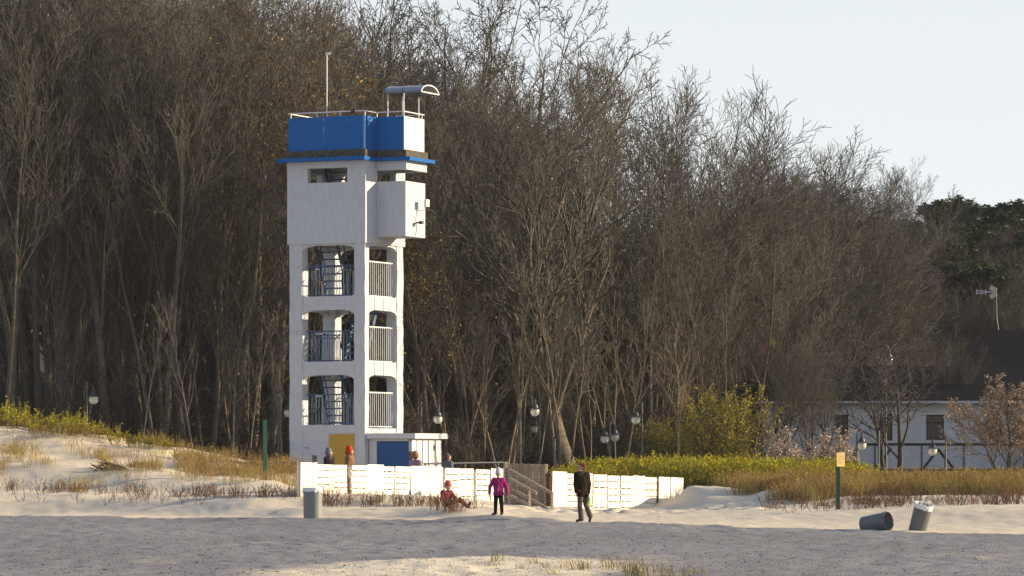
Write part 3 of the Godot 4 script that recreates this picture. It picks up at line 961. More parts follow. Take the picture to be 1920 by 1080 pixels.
	ms.box(Vector3(-1.66, 16.03, -0.25), Vector3(0.16, 0.08, 0.05))
	ms.rod(Vector3(-1.62, 15.98, -0.25), Vector3(-1.5, 16.08, -0.25), 0.012)
	part("mast", ms, M.steel, t)
	# canopy on four posts
	for q in [[0.45, -0.9], [1.1, -0.9], [0.45, -2.1], [1.1, -2.1]]:
		var mb := MB.new()
		mb.box(Vector3(q[0], 13.55, q[1]), Vector3(0.034, 2.1, 0.034))
		part("canopy_post", mb, M.rail_grey, t)
	var arc := []
	for a in 11:
		var th := PI * (0.06 + 0.88 * a / 10.0)
		arc.append(Vector3(0, 14.56 + sin(th) * 0.33 - 0.06, -1.5 + cos(th) * 0.74))
	var cn := MB.new()
	for a in 10:
		for lift in [0.0, 0.022]:
			var off := Vector3(0, lift, 0)
			cn.quad(arc[a] + off + Vector3(0.36, 0, 0), arc[a + 1] + off + Vector3(0.36, 0, 0), arc[a + 1] + off + Vector3(1.86, 0, 0), arc[a] + off + Vector3(1.86, 0, 0), Vector3(0, 1 if lift > 0.0 else -1, (arc[a].z + arc[a + 1].z + 3.0) * (1 if lift > 0.0 else -1)))
	part("canopy", cn, M.canopy, t)
	for x in [0.36, 1.1, 1.86]:
		var mb := MB.new()
		for a in 10:
			mb.bar(arc[a] + Vector3(x, 0.01, 0), arc[a + 1] + Vector3(x, 0.01, 0), 0.03, 0.045)
		mb.bar(arc[0] + Vector3(x, 0, 0), arc[10] + Vector3(x, 0, 0), 0.035, 0.04)
		part("canopy_rib", mb, M.rail_grey if x > 1.5 else M.post_metal, t)
	for z in [-0.77, -2.23]:
		var mb := MB.new()
		mb.bar(Vector3(0.36, 14.55, z), Vector3(1.86, 14.55, z), 0.03, 0.03)
		part("canopy_beam", mb, M.post_metal, t)
	# stairs, alternately towards and away from the beach
	stair(t, Vector3(-2.5, 2.5, -2.05), Vector3(-2.5, 4.8, -1.0), 0.9)
	stair(t, Vector3(-1.35, 4.8, -0.95), Vector3(-1.35, 7.17, -2.05), 0.85)
	stair(t, Vector3(-2.6, 7.17, -2.05), Vector3(-2.6, 9.24, -1.0), 0.9)
	stair(t, Vector3(-2.2, 9.24, -2.2), Vector3(-2.2, 12.1, -1.0), 0.9)
	# balustrades
	for f in 3:
		var y: float = floors[f] - 0.02
		balustrade(t, Vector3(-2.5, y, -0.2), Vector3(-0.5, y, -0.2), 1.12, 0.135, M.blue_steel, 0.02, f == 1)
		balustrade(t, Vector3(-0.2, y - (0.1 if f == 0 else 0.02), -0.42), Vector3(-0.2, y - (0.1 if f == 0 else 0.02), -2.6), 1.3, 0.15, M.rail_grey, 0.016)
		balustrade(t, Vector3(-2.98, y, -0.55), Vector3(-2.98, y, -2.55), 1.1, 0.2, M.blue_steel)
		balustrade(t, Vector3(-2.5, y, -2.97), Vector3(-0.5, y, -2.97), 1.1, 0.2, M.blue_steel)
		balustrade(t, Vector3(-1.5, y, -0.95), Vector3(-0.5, y, -0.95) if f != 1 else Vector3(-2.6, y, -0.95), 1.0, 0.2, M.blue_steel)
	# conduits on the right-hand spandrels
	for y in [[4.35, 4.85], [6.71, 7.2], [9.1, 9.36]]:
		for z in [-0.85, -1.6]:
			var mb := MB.new()
			mb.box(Vector3(-0.055, (y[0] + y[1]) * 0.5, z), Vector3(0.03, y[1] - y[0] - 0.02, 0.04))
			part("conduit", mb, M.white_wood, t)
	# yellow door and two vent holes
	var yd := MB.new()
	yd.span(Vector3(-1.5, -0.2, -0.062), Vector3(-0.475, 2.22, -0.03))
	part("door", yd, M.yellow, t)
	for x in [-2.5, -2.38]:
		var mb := MB.new()
		mb.ball(Vector3(x, 1.72, -0.062), Vector3(0.025, 0.025, 0.012))
		part("vent_hole", mb, M.dark, t)
	# daywork lines of the rendered piers
	for y in [1.0, 3.6, 5.9, 8.3]:
		var mb := MB.new()
		mb.box(Vector3(-2.82, y, -0.022), Vector3(0.6, 0.05, 0.04))
		part("render_band", mb, M.white, t)

	# annexe
	var n := thing("annexe", "low flat-roofed white annexe with a wide blue door beside the tower's foot", "hut", base, deg_to_rad(-25.0))
	var wl := MB.new()
	wl.span(Vector3(0.0, -0.5, -0.45), Vector3(0.3, 2.04, -0.3))
	wl.span(Vector3(0.3, 1.96, -0.45), Vector3(1.72, 2.04, -0.3))
	wl.span(Vector3(1.6, -0.5, -2.5), Vector3(1.75, 2.04, -0.3))
	wl.span(Vector3(0.0, -0.5, -2.65), Vector3(1.75, 2.04, -2.5))
	part("wall", wl, M.white, n)
	var rs := MB.new()
	rs.span(Vector3(-0.0, 2.05, -2.8), Vector3(1.95, 2.24, -0.1))
	part("roof_slab", rs, M.white, n)
	var dr := MB.new()
	dr.span(Vector3(0.3, -0.5, -0.43), Vector3(1.597, 1.957, -0.34))
	part("door", dr, M.blue_door, n)
	for z in [-0.36, -0.78, -1.26, -1.74, -2.32]:
		var mb := MB.new()
		mb.span(Vector3(1.752, -0.5, z - 0.16), Vector3(1.79, 1.98, z + 0.16))
		part("wall_board", mb, M.white_wood, n)
	var vt := MB.new()
	vt.ball(Vector3(1.79, 1.72, -1.98), Vector3(0.01, 0.13, 0.06))
	part("vent", vt, M.dark, n)


# ---------------------------------------------------------------- fences
func along(a: Vector3, b: Vector3, px: float) -> float:
	var s := (px - 960.0) / F
	return (s * -a.z - a.x) / ((b.x - a.x) - s * (a.z - b.z))

# one run of pallets: cuts are [first px, last px, kind], kind 0 horizontal boards, 1 upright boards, 2 a closed sheet
func pallet_run(t: Node3D, a: Vector3, b: Vector3, cuts: Array, low: float) -> void:
	var dir := (b - a); dir.y = 0; dir = dir.normalized()
	var out := Vector3(-dir.z, 0, dir.x)            # the side that looks to the sea
	if out.z < 0: out = -out
	var g := RandomNumberGenerator.new()
	g.seed = 404 + cuts.size()
	for c in cuts:
		var fa := along(a, b, c[0] + 0.4)
		var fb := along(a, b, c[1] - 0.4)
		var p := a.lerp(b, fa)
		var q := a.lerp(b, fb)
		var len := Vector2(q.x - p.x, q.z - p.z).length()
		var hgt: float = 1.14 + g.randf_range(-0.02, 0.03)
		var shift := out * g.randf_range(-0.06, 0.06)
		var mid := (p + q) * 0.5 + shift
		var yaw := atan2(-dir.z, dir.x) + g.randf_range(-0.03, 0.03)
		var bs := Basis(Vector3.UP, yaw) * Basis(Vector3(0, 0, 1), g.randf_range(-0.012, 0.012) + (q.y - p.y) / len * 0.8)
		var fr := MB.new()
		for x in [-0.5, 0.0, 0.5]:
			fr.box(Vector3(x * (len - 0.1), -hgt * 0.5 - 0.04, -0.07), Vector3(0.09, hgt - 0.02, 0.09))
		var pal := part("pallet", fr, M.pallet[2], t)
		pal.transform = Transform3D(bs, mid - t.position)
		if c[2] == 0:
			var rows: int = 6 + g.randi() % 2
			var pitch := (hgt + 0.12) / rows
			for r in rows:
				var w := pitch - (g.randf_range(0.03, 0.05) if (r + int(c[0])) % 3 != 1 else g.randf_range(0.008, 0.02))
				var bd := MB.new()
				bd.box(Vector3(g.randf_range(-0.01, 0.01), -(r + 0.5) * pitch, g.randf_range(-0.004, 0.004)), Vector3(len - 0.02, w, 0.024), Basis(Vector3(0, 0, 1), g.randf_range(-0.006, 0.006)))
				part("board", bd, M.pallet[g.randi() % 4], pal)
		elif c[2] == 1:
			var rows := maxi(4, int(len / 0.13))
			for r in rows:
				var bd := MB.new()
				bd.box(Vector3((r + 0.5) * len / rows - len * 0.5, -hgt * 0.5 + g.randf_range(-0.01, 0.015), g.randf_range(-0.012, 0.012)), Vector3(len / rows - 0.022, hgt + 0.04, 0.024), Basis(Vector3.UP, g.randf_range(-0.12, 0.12)))
				part("board", bd, M.pallet[2 - g.randi() % 2], pal)
		else:
			for r in 2:
				var bd := MB.new()
				bd.box(Vector3((r - 0.5) * len * 0.5, -hgt * 0.5, 0), Vector3(len * 0.5 - 0.012, hgt + 0.05, 0.02))
				part("board", bd, M.pallet[3], pal)

func post(parent: Node3D, called: String, foot: Vector3, top: float, w: float, m: Material) -> void:
	var mb := MB.new()
	mb.box(Vector3(0, (top - foot.y) * 0.5 - 0.15, 0), Vector3(w, top - foot.y + 0.3, w), Basis(Vector3.UP, 0.45))
	var o := part(called, mb, m, parent)
	o.position = foot - parent.position

func fences() -> void:
	var a := at(563, 868, 112)
	var b := at(947, 880.5, 124)
	var t := thing("pallet_fence", "bright pallet wood fence with gaps between its boards, left of the plank gate", "fence", Vector3(a.x, 0, a.z))
	pallet_run(t, a, b, [[563, 594, 1], [594, 624, 0], [624, 653, 0], [656, 686, 0], [686, 716, 2], [716, 742, 0], [742, 770, 0], [770, 806, 2], [806, 832, 1], [832, 862, 0], [862, 890, 0], [890, 916, 0], [918, 947, 1]], 0.0)
	for px in [655.0, 917.0]:
		var p := a.lerp(b, along(a, b, px))
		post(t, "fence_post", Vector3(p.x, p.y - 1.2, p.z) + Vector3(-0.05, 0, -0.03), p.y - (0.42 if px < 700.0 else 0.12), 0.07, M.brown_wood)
	var a2 := at(1035, 885, 117)
	var b2 := at(1281, 897.5, 124)
	var t2 := thing("pallet_fence", "bright pallet wood fence running from the plank gate to the sand mound", "fence", Vector3(a2.x, 0, a2.z))
	pallet_run(t2, a2, b2, [[1035, 1062, 2], [1062, 1088, 0], [1088, 1111, 2], [1111, 1137, 0], [1139, 1162, 0], [1162, 1186, 0], [1186, 1210, 1], [1210, 1234, 0], [1236, 1257, 2], [1257, 1281, 2]], 0.0)
	for px in [1034.5, 1138.0, 1235.0]:
		var p := a2.lerp(b2, along(a2, b2, px))
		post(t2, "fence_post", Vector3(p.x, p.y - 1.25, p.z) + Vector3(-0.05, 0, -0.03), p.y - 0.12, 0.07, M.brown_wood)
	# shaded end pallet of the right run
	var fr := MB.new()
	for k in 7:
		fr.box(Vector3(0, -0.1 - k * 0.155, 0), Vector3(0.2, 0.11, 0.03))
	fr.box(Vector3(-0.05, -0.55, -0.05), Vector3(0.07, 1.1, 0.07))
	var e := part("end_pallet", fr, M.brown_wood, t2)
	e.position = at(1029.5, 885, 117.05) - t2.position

	# weathered plank gate
	var ga := at(953, 870, 119.2)
	var gb := at(1024, 872, 117.3)
	var gate := thing("plank_gate", "weathered grey plank screen standing in shade between the two pallet fences", "gate", Vector3(ga.x, 0, ga.z))
	var run := Vector3(gb.x - ga.x, 0, gb.z - ga.z)
	var yaw := atan2(-run.z, run.x)
	var n := 12
	for k in n:
		var f := (k + 0.5) / n
		var p := ga.lerp(gb, f)
		var w: float = run.length() / n * (0.93 if k < 5 else [0.88, 0.97, 0.8, 0.95, 0.86][k % 5])
		var bd := MB.new()
		bd.box(Vector3(0, -0.66, rng.randf_range(-0.01, 0.01)), Vector3(w, 1.36 + rng.randf_range(-0.02, 0.02), 0.025))
		var o := part("plank", bd, M.old_wood[rng.randi() % 3], gate)
		o.transform = Transform3D(Basis(Vector3.UP, yaw) * Basis(Vector3(0, 0, 1), rng.randf_range(-0.01, 0.01)), p - gate.position)
	for y in [-0.12, -0.95]:
		var mb := MB.new()
		mb.bar(ga + Vector3(0, y, -0.05) - gate.position, gb + Vector3(0, y, -0.05) - gate.position, 0.04, 0.1)
		part("cross_rail", mb, M.old_wood[1], gate)
	post(gate, "gate_post", at(948.5, 945, 118.6), at(948.5, 866, 118.6).y, 0.11, M.old_wood[1])
	post(gate, "gate_post", at(1024, 949, 117.1), at(1024, 870, 117.1).y, 0.09, M.old_wood[1])
	# wooden handrails going down to the beach
	var hr := thing("handrail", "pair of sloping wooden handrails in front of the plank gate", "handrail", at(992, 946, 115.6))
	for q in [[955, 881, 1037, 926, 116.0], [955, 897, 1006, 925, 115.5], [955, 914, 1034, 958, 116.0], [957, 929, 990, 947, 115.5]]:
		var mb := MB.new()
		mb.bar(at(q[0], q[1], q[4] + 1.0) - hr.position, at(q[2], q[3], q[4]) - hr.position, 0.05, 0.09)
		part("rail", mb, M.old_wood[1], hr)
	post(hr, "rail_post", at(992.5, 948, 115.4), at(992.5, 920, 115.4).y, 0.075, M.old_wood[1])
	post(hr, "rail_post", at(1035, 952, 115.9), at(1035, 925, 115.9).y, 0.075, M.old_wood[1])
	# steel barrier behind
	var br := thing("steel_barrier", "grey tubular steel barrier behind the left pallet fence", "barrier", at(880, 868, 126))
	var mb1 := MB.new()
	mb1.rod(at(795, 869.5, 125.5) - br.position, at(950, 867, 127.5) - br.position, 0.035)
	part("top_rail", mb1, M.post_metal, br)
	for px in [797, 872, 934]:
		var mb := MB.new()
		mb.rod(at(px, 868, 126.5) - br.position, at(px, 868, 126.5) - br.position + Vector3(0, -1.2, 0), 0.03)
		part("barrier_post", mb, M.post_metal, br)
	for q in [[590, 855, 116.5, "short dark bollard left of the person in the grey hat"], [770, 848, 121.0, "dark bollard in front of the person in pink"], [834, 858, 123.0, "dark bollard beside the annexe corner"]]:
		var p := at(q[0], q[1], q[2])
		var g := ground(q[0], q[2]).y
		var o := thing("bollard", q[3], "bollard", Vector3(p.x, g, p.z), 0.0, "dark bollards behind the fence")
		var mb := MB.new()
		mb.box(Vector3(0, (p.y - g) * 0.5 - 0.1, 0), Vector3(0.11, p.y - g + 0.2, 0.11), Basis(Vector3.UP, 0.4))
		part("shaft", mb, M.dark, o)
		var cap := MB.new()
		cap.box(Vector3(0, p.y - g + 0.015, 0), Vector3(0.13, 0.03, 0.13), Basis(Vector3.UP, 0.4))
		part("cap", cap, M.post_metal, o)
	# low board fence behind the left dune
	var lf := thing("board_fence", "low grey board fence behind the left dune beside the green post", "fence", at(500, 880, 126))
	for k in 9:
		var p0 := at(428 + k * 15.0, 867.0 + rng.randf_range(-0.5, 0.5), 126.0 - k * 0.12)
		var bd := MB.new()
		bd.box(Vector3(0, -0.3, 0), Vector3(0.262, 0.66, 0.03))
		var o := part("board", bd, M.old_wood[k % 3], lf)
		o.position = p0 - lf.position
	var top := MB.new()
	top.bar(at(420, 866.5, 126.02) - lf.position, at(558, 867, 124.9) - lf.position, 0.06, 0.05)
	part("top_rail", top, M.old_wood[1], lf)


# ---------------------------------------------------------------- small things of the beach
func bin_shape() -> Dictionary:
	var b := MB.new()
	b.lathe([Vector2(0.0, 0.0), Vector2(0.255, 0.0), Vector2(0.262, 0.05), Vector2(0.278, 0.86), Vector2(0.262, 0.86), Vector2(0.25, 0.05), Vector2(0.0, 0.045)], 28)
	var h := MB.new()
	h.lathe([Vector2(0.280, 0.78), Vector2(0.284, 0.78), Vector2(0.284, 0.81), Vector2(0.280, 0.81)], 28)
	var bag := MB.new()
	var g := RandomNumberGenerator.new(); g.seed = 5
	# crumpled liner folded over the rim
	var sides := 30
	var rows := [[0.286, 0.77], [0.290, 0.83], [0.288, 0.89], [0.27, 0.90], [0.24, 0.70], [0.18, 0.55]]
	var grid := []
	for r in rows.size():
		var line := []
		for s in sides:
			var a := TAU * s / sides
			var rr: float = rows[r][0] + g.randf_range(-0.008, 0.012)
			var y: float = rows[r][1] + g.randf_range(-0.035, 0.02) * (0.9 if r == 0 else 0.5)
			line.append(Vector3(cos(a) * rr, y, sin(a) * rr))
		grid.append(line)
	for r in rows.size() - 1:
		for s in sides:
			var t := (s + 1) % sides
			var hint: Vector3 = grid[r][s] * Vector3(1, 0, 1) * (1.0 if r < 2 else -1.0) + Vector3(0, 0.1, 0)
			bag.quad(grid[r][s], grid[r][t], grid[r + 1][t], grid[r + 1][s], hint)
	return {"body": b.mesh(), "band": h.mesh(), "bag": bag.mesh()}

func bins() -> void:
	var s := bin_shape()
	for q in [
		[586.5, 106.2, 973.0, Vector3(0, 0.2, 0), 0.0, "upright grey litter bin with a pale liner, standing before the left dune"],
		[1718.0, 96.5, 1002.0, Vector3(0, 0.5, 0), -0.23, "grey litter bin leaning right with its liner hanging out"],
		[1640.0, 96.5, 988.5, Vector3(0, 0.0, 0), -1.40, "grey litter bin lying on its side on the sand"]]:
		var o := thing("litter_bin", q[5], "litter bin", at(q[0], q[2], q[1]), 0.0, "grey litter bins on the beach")
		o.basis = Basis(Vector3(0, 0, 1), q[4]) * Basis(Vector3.UP, q[3].y)
		if q[4] < -1.0:
			o.basis = Basis(Vector3.UP, -0.62) * Basis(Vector3(0, 0, 1), q[4])
			o.position = at(1619.0, 985.0, 97.0)
			o.scale = Vector3.ONE * 0.86
		elif q[4] < -0.1:
			o.basis = Basis(Vector3(0, 0, 1), q[4]) * Basis(Vector3(1, 0, 0), 0.22)
			o.scale = Vector3(0.86, 0.93, 0.86)
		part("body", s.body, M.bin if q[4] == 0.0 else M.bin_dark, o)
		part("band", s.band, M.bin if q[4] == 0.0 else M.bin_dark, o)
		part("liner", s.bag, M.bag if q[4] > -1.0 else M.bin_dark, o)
	# yellow notice on a green post
	var sp := at(1571, 956, 107)
	var n := thing("notice_post", "yellow notice board on a dark green wooden post in the dune grass", "sign", sp)
	var pb := MB.new()
	pb.box(Vector3(0, 0.65, 0), Vector3(0.11, 1.5, 0.1))
	part("post", pb, M.green_post, n)
	var bd := MB.new()
	bd.box(Vector3(0.075, 1.44, 0.065), Vector3(0.27, 0.40, 0.02), Basis(Vector3.UP, 0.5))
	var brd := part("board", bd, mat(Color(0.62, 0.45, 0.15), 0.5), n)
	for k in 7:
		var ln := MB.new()
		ln.box(Basis(Vector3.UP, 0.5) * Vector3([0.0, -0.01, 0.005, 0.0, -0.015, 0.0, -0.03][k], 0.0, 0.0125) + Vector3(0.075, 1.58 - k * 0.043, 0.065), Vector3([0.2, 0.18, 0.2, 0.19, 0.17, 0.2, 0.13][k], 0.012, 0.003), Basis(Vector3.UP, 0.5))
		part("text_line", ln, mat(Color(0.36, 0.24, 0.07), 0.7), brd)
	var gp := thing("marker_post", "plain green post standing in the grass left of the tower", "post", ground(497, 119.5))
	var gm := MB.new()
	var gtop: float = at(497, 789, 119.5).y - gp.position.y
	gm.box(Vector3(0, gtop * 0.5 - 0.1, 0), Vector3(0.12, gtop + 0.2, 0.1), Basis(Vector3.UP, 0.3))
	part("post", gm, mat(Color(0.012, 0.085, 0.055), 0.7), gp)
	var gc := MB.new()
	gc.box(Vector3(0, gtop + 0.01, 0), Vector3(0.15, 0.02, 0.11), Basis(Vector3.UP, 0.3))
	part("cap", gc, mat(Color(0.02, 0.10, 0.07), 0.6), gp)
	# scrap of a kite in the branches
	var kp := at(1440, 650, 163)
	var kt := thing("kite", "small torn red and yellow kite caught in the branches right of the bush", "kite", kp)
	var k1 := MB.new()
	k1.prism(PackedVector2Array([Vector2(0, 0.25), Vector2(0.2, 0.0), Vector2(0.05, -0.15), Vector2(-0.12, 0.05)]), -0.01, 0.01, Basis(), Vector3(0.15, 0.15, 0))
	part("sail", k1, mat(Color(0.45, 0.30, 0.06), 0.8), kt)
	var k2 := MB.new()
	k2.prism(PackedVector2Array([Vector2(-0.2, -0.05), Vector2(0.15, 0.18), Vector2(0.18, 0.05), Vector2(-0.12, -0.18)]), -0.01, 0.01, Basis(), Vector3(-0.15, -0.15, 0))
	part("tail", k2, mat(Color(0.45, 0.04, 0.05), 0.8), kt)


func lamp(px_post: float, px_globe: float, py: float, d: float, label: String, two := false) -> void:
	var g := ground(px_post, d)
	var o := thing("street_lamp", label, "street lamp", g, 0.0, "hanging promenade lamps")
	var gp := at(px_globe, py, d) - g
	var arms := [gp]
	if two:
		arms = [gp, Vector3(-gp.x, gp.y + 0.06, -0.25)]
	var topy: float = gp.y + 0.62
	var pb := MB.new()
	pb.tube(PackedVector3Array([Vector3(0, -0.2, 0), Vector3(0, 1.0, 0), Vector3(0, 1.05, 0), Vector3(0, topy, 0)]), PackedFloat32Array([0.06, 0.055, 0.036, 0.026]), 8, true)
	part("post", pb, M.post_metal, o)
	for q: Vector3 in arms:
		var mb := MB.new()
		var pts := PackedVector3Array()
		var rad := PackedFloat32Array()
		for k in 9:
			var f := k / 8.0
			pts.push_back(Vector3(q.x * (1.0 - cos(f * PI * 0.5)) if absf(q.x) > 0.05 else 0.0, lerpf(topy - 0.35, q.y + 0.42, f) + sin(f * PI) * 0.22, q.z * f))
			rad.push_back(0.016)
		mb.tube(pts, rad, 5)
		part("arm", mb, M.lamp_iron, o)
		var sh := MB.new()
		sh.lathe([Vector2(0.02, 0.44), Vector2(0.05, 0.40), Vector2(0.045, 0.30), Vector2(0.10, 0.22), Vector2(0.13, 0.13), Vector2(0.24, 0.10), Vector2(0.25, 0.085), Vector2(0.14, 0.08), Vector2(0.0, 0.08)], 16, q)
		part("shade", sh, M.lamp_iron, o)
		var gl := MB.new()
		gl.lathe([Vector2(0.155, 0.08), Vector2(0.17, 0.0), Vector2(0.155, -0.09), Vector2(0.105, -0.16), Vector2(0.04, -0.19), Vector2(0.0, -0.195)], 18, q)
		part("globe", gl, M.globe, o)
		var bulb := MB.new()
		bulb.ball(q + Vector3(0, 0.0, 0), Vector3(0.05, 0.08, 0.05))
		part("bulb", bulb, M.white_wood, o)

func lamps() -> void:
	lamp(163, 175.5, 748, 136, "hanging lamp on the left dune's crest in front of the dark trunks")
	lamp(523, 541, 773, 138, "hanging lamp half hidden behind the tower's left edge")
	lamp(790, 821, 785, 138, "hanging lamp directly right of the tower above the annexe roof")
	lamp(976, 1003, 771, 137, "upper hanging lamp left of the leaning tree's trunk")
	lamp(1012, 1003, 803, 150, "lower hanging lamp left of the leaning tree's trunk")
	lamp(1143.5, 1134, 822, 140, "two-headed lamp with curled arms right of the leaning tree", true)
	lamp(1204, 1192, 786, 139, "hanging lamp between the two-headed lamp and the birch")
	lamp(1345, 1338, 800, 148, "hanging lamp showing through the big yellow-green bush")
	lamp(1288, 1281, 836, 152, "low two-headed lamp seen through the twigs beside the birch", true)
	lamp(1607, 1616, 834, 140, "hanging lamp right of the yellow notice board, nearer the bare small tree")
	lamp(1609, 1603, 861, 156, "lowest hanging lamp just right of the yellow notice board")
	lamp(1773, 1749, 845, 138, "hanging lamp against the white house right of the small bare tree")
	lamp(1661, 1667, 676, 146, "tall lamp rising above the house eaves behind the small bare tree")
	for q in [[1040, 821, 137, "plain thin pole left of the leaning tree's foot"], [1648, 806, 139, "plain thin pole beside the small bare tree"]]:
		var g := ground(q[0], q[2])
		var top: float = at(q[0], q[1], q[2]).y - g.y
		var o := thing("pole", q[3], "pole", g)
		var mb := MB.new()
		mb.rod(Vector3(0, -0.2, 0), Vector3(0, top, 0), 0.035, 8)
		part("shaft", mb, M.post_metal, o)
		var c := MB.new()
		c.ball(Vector3(0, top, 0), Vector3(0.045, 0.04, 0.045))
		part("cap", c, M.post_metal, o)


# ---------------------------------------------------------------- house
func house() -> void:
	var o0 := at(1430, 900, 166)
	o0.y = 0.7
	var t := thing("beach_house", "long white house with dark roof and black timber framing behind the small bare tree", "house", o0, deg_to_rad(-4.0))
	var S := 166.0 / F                          # metres per picture pixel at the front wall
	var W := 560.0 * S
	var zl := func(py: float) -> float: return EYE + (HY - py) * S - 0.7
	var X := func(px: float) -> float: return (px - 1430.0) * S
	var wins := [[1566, 1590, 778, 826], [1648, 1672, 776, 826], [1735, 1768, 778, 825], [1850, 1876, 778, 826]]
	var top: float = zl.call(757)
	var wall := MB.new()
	var x := 0.0
	for w in wins:
		wall.span(Vector3(x, -1.5, -0.3), Vector3(X.call(w[0]), top, 0))
		wall.span(Vector3(X.call(w[0]), -1.5, -0.3), Vector3(X.call(w[1]), zl.call(w[3]), 0))
		wall.span(Vector3(X.call(w[0]), zl.call(w[2]), -0.3), Vector3(X.call(w[1]), top, 0))
		x = X.call(w[1])
	wall.span(Vector3(x, -1.5, -0.3), Vector3(W, top, 0))
	wall.span(Vector3(W - 0.3, -1.5, -8), Vector3(W, top, -0.3))
	wall.span(Vector3(0, -1.5, -8), Vector3(0.3, top, -0.3))
	wall.span(Vector3(0, -1.5, -8.3), Vector3(W, top, -8))
	part("wall", wall, M.house_wall, t)
	for w in wins:
		var fr := MB.new()
		var xa: float = X.call(w[0]); var xb: float = X.call(w[1]); var ya: float = zl.call(w[3]); var yb: float = zl.call(w[2])
		for q in [[xa, ya, xa + 0.06, yb], [xb - 0.06, ya, xb, yb], [xa + 0.06, ya, xb - 0.06, ya + 0.06], [xa + 0.06, yb - 0.06, xb - 0.06, yb], [xa + 0.06, lerpf(ya, yb, 0.66), xb - 0.06, lerpf(ya, yb, 0.66) + 0.05]]:
			fr.span(Vector3(q[0], q[1], -0.16), Vector3(q[2], q[3], -0.08))
		var f := part("window", fr, M.timber, t)
		var pn := MB.new()
		pn.span(Vector3(xa + 0.05, ya + 0.05, -0.135), Vector3(xb - 0.05, yb - 0.05, -0.115))
		part("pane", pn, M.pane, f)
	# timber framing
	for q in [[1620, 833, 1985, 833], [1590, 881, 1985, 881], [1640, 833, 1640, 881], [1727, 833, 1727, 881], [1642, 878, 1670, 840], [1730, 878, 1757, 842], [1757, 842, 1786, 878], [1805, 833, 1805, 881], [1890, 833, 1890, 881]]:
		var mb := MB.new()
		mb.bar(Vector3(X.call(q[0]), zl.call(q[1]), 0.02), Vector3(X.call(q[2]), zl.call(q[3]), 0.02), 0.04 if q[1] != q[3] and q[0] == q[2] else 0.05, 0.1, Vector3(0, 0, 1) if q[0] == q[2] else Vector3.UP)
		part("timber", mb, M.timber, t)
	# main roof, ridge parallel to the front
	var rf := MB.new()
	var ridge: float = zl.call(692)
	rf.prism(PackedVector2Array([Vector2(0.35, top), Vector2(-4.0, ridge), Vector2(-8.6, top), Vector2(-8.6, top + 0.2), Vector2(-4.0, ridge + 0.22), Vector2(0.35, top + 0.16)]), -0.3, W + 0.3, Basis(Vector3(0, 0, 1), Vector3.UP, Vector3(1, 0, 0)))
	part("roof", rf, M.roof, t)
	var gb := MB.new()
	gb.bar(Vector3(-0.3, top + 0.06, 0.42), Vector3(W + 0.3, top + 0.06, 0.42), 0.11, 0.11)
	part("gutter", gb, mat(Color(0.42, 0.43, 0.44), 0.4), t)
	for xx in [-0.05, W + 0.05]:
		var gbl := MB.new()
		gbl.prism(PackedVector2Array([Vector2(-0.2, top), Vector2(-4.0, ridge - 0.02), Vector2(-8.2, top)]), xx - 0.1, xx + 0.1, Basis(Vector3(0, 0, 1), Vector3.UP, Vector3(1, 0, 0)))
		part("gable", gbl, M.house_wall, t)
	# taller hipped roof of the wing behind
	var hp := MB.new()
	var apex := Vector3(X.call(1890), zl.call(606), -10.0)
	var e0: float = zl.call(698)
	var corner := [Vector3(X.call(1735), e0, -5.5), Vector3(X.call(2050), e0, -5.5), Vector3(X.call(2050), e0, -15.0), Vector3(X.call(1735), e0, -15.0)]
	var apex2 := apex + Vector3(1.6, 0, 0)
	hp.quad(corner[0], corner[1], apex2, apex, Vector3(0, 1, 1))
	hp.tri(corner[1], corner[2], apex2, Vector3(1, 1, 0))
	hp.quad(corner[2], corner[3], apex, apex2, Vector3(0, 1, -1))
	hp.tri(corner[3], corner[0], apex, Vector3(-1, 1, 0))
	hp.quad(corner[0], corner[1], corner[2], corner[3], Vector3(0, -1, 0))
	part("roof", hp, M.roof, t)
	var lw := MB.new()
	lw.span(Vector3(X.call(1745), -1.5, -14.6), Vector3(X.call(2040), e0 + 0.01, -8.4))
	part("wall", lw, M.house_wall, t)
	# lit corner wing at the right
	var wg := MB.new()
	wg.span(Vector3(X.call(1918), -1.0, 0.03), Vector3(X.call(2010), zl.call(757), 2.2))
	part("porch", wg, M.house_wall, t)
	# television aerial
	var ae := thing("roof_aerial", "television aerial with reflector panel on a thin mast above the dark roof", "aerial", t.transform * apex)
	var mp := MB.new()
	var S2 := 176.0 / F
	mp.tube(PackedVector3Array([Vector3(0.12, -0.1, 0), Vector3(0.02, 0.6, 0), Vector3(0.0, 2.0, 0)]), PackedFloat32Array([0.03, 0.03, 0.025]), 6, true)
	mp.rod(Vector3(-0.12, 0.5, 0), Vector3(-0.10, 1.7, 0), 0.012)
	part("mast", mp, mat(Color(0.26, 0.235, 0.20), 0.6), ae)
	var rp := MB.new()
	rp.box(Vector3(-0.14, 1.93, 0), Vector3(0.34, 0.22, 0.02), Basis(Vector3(0, 0, 1), -0.5))
	rp.box(Vector3(-0.14, 1.62, 0), Vector3(0.34, 0.22, 0.02), Basis(Vector3(0, 0, 1), 0.5))
	part("reflector", rp, mat(Color(0.5, 0.44, 0.32), 0.5), ae)
	var bm := MB.new()
	for y in [1.70, 1.78, 1.86]:
		bm.rod(Vector3(-0.1, 1.78, 0), Vector3(-0.95, y, 0), 0.012)
	for xx in [-0.5, -0.7, -0.92]:
		bm.rod(Vector3(xx, 1.66, 0), Vector3(xx, 1.9, 0), 0.012)
	part("boom", bm, M.steel, ae)
	# pale building glimpsed through the left wood
	var sh := thing("white_shed", "pale blue-white shed glimpsed between the trunks at the far left", "shed", at(45, 800, 178), 0.0)
	var sw := MB.new()
	sw.span(Vector3(-0.4, -2.5, -3), Vector3(0.7, 1.55, 0))
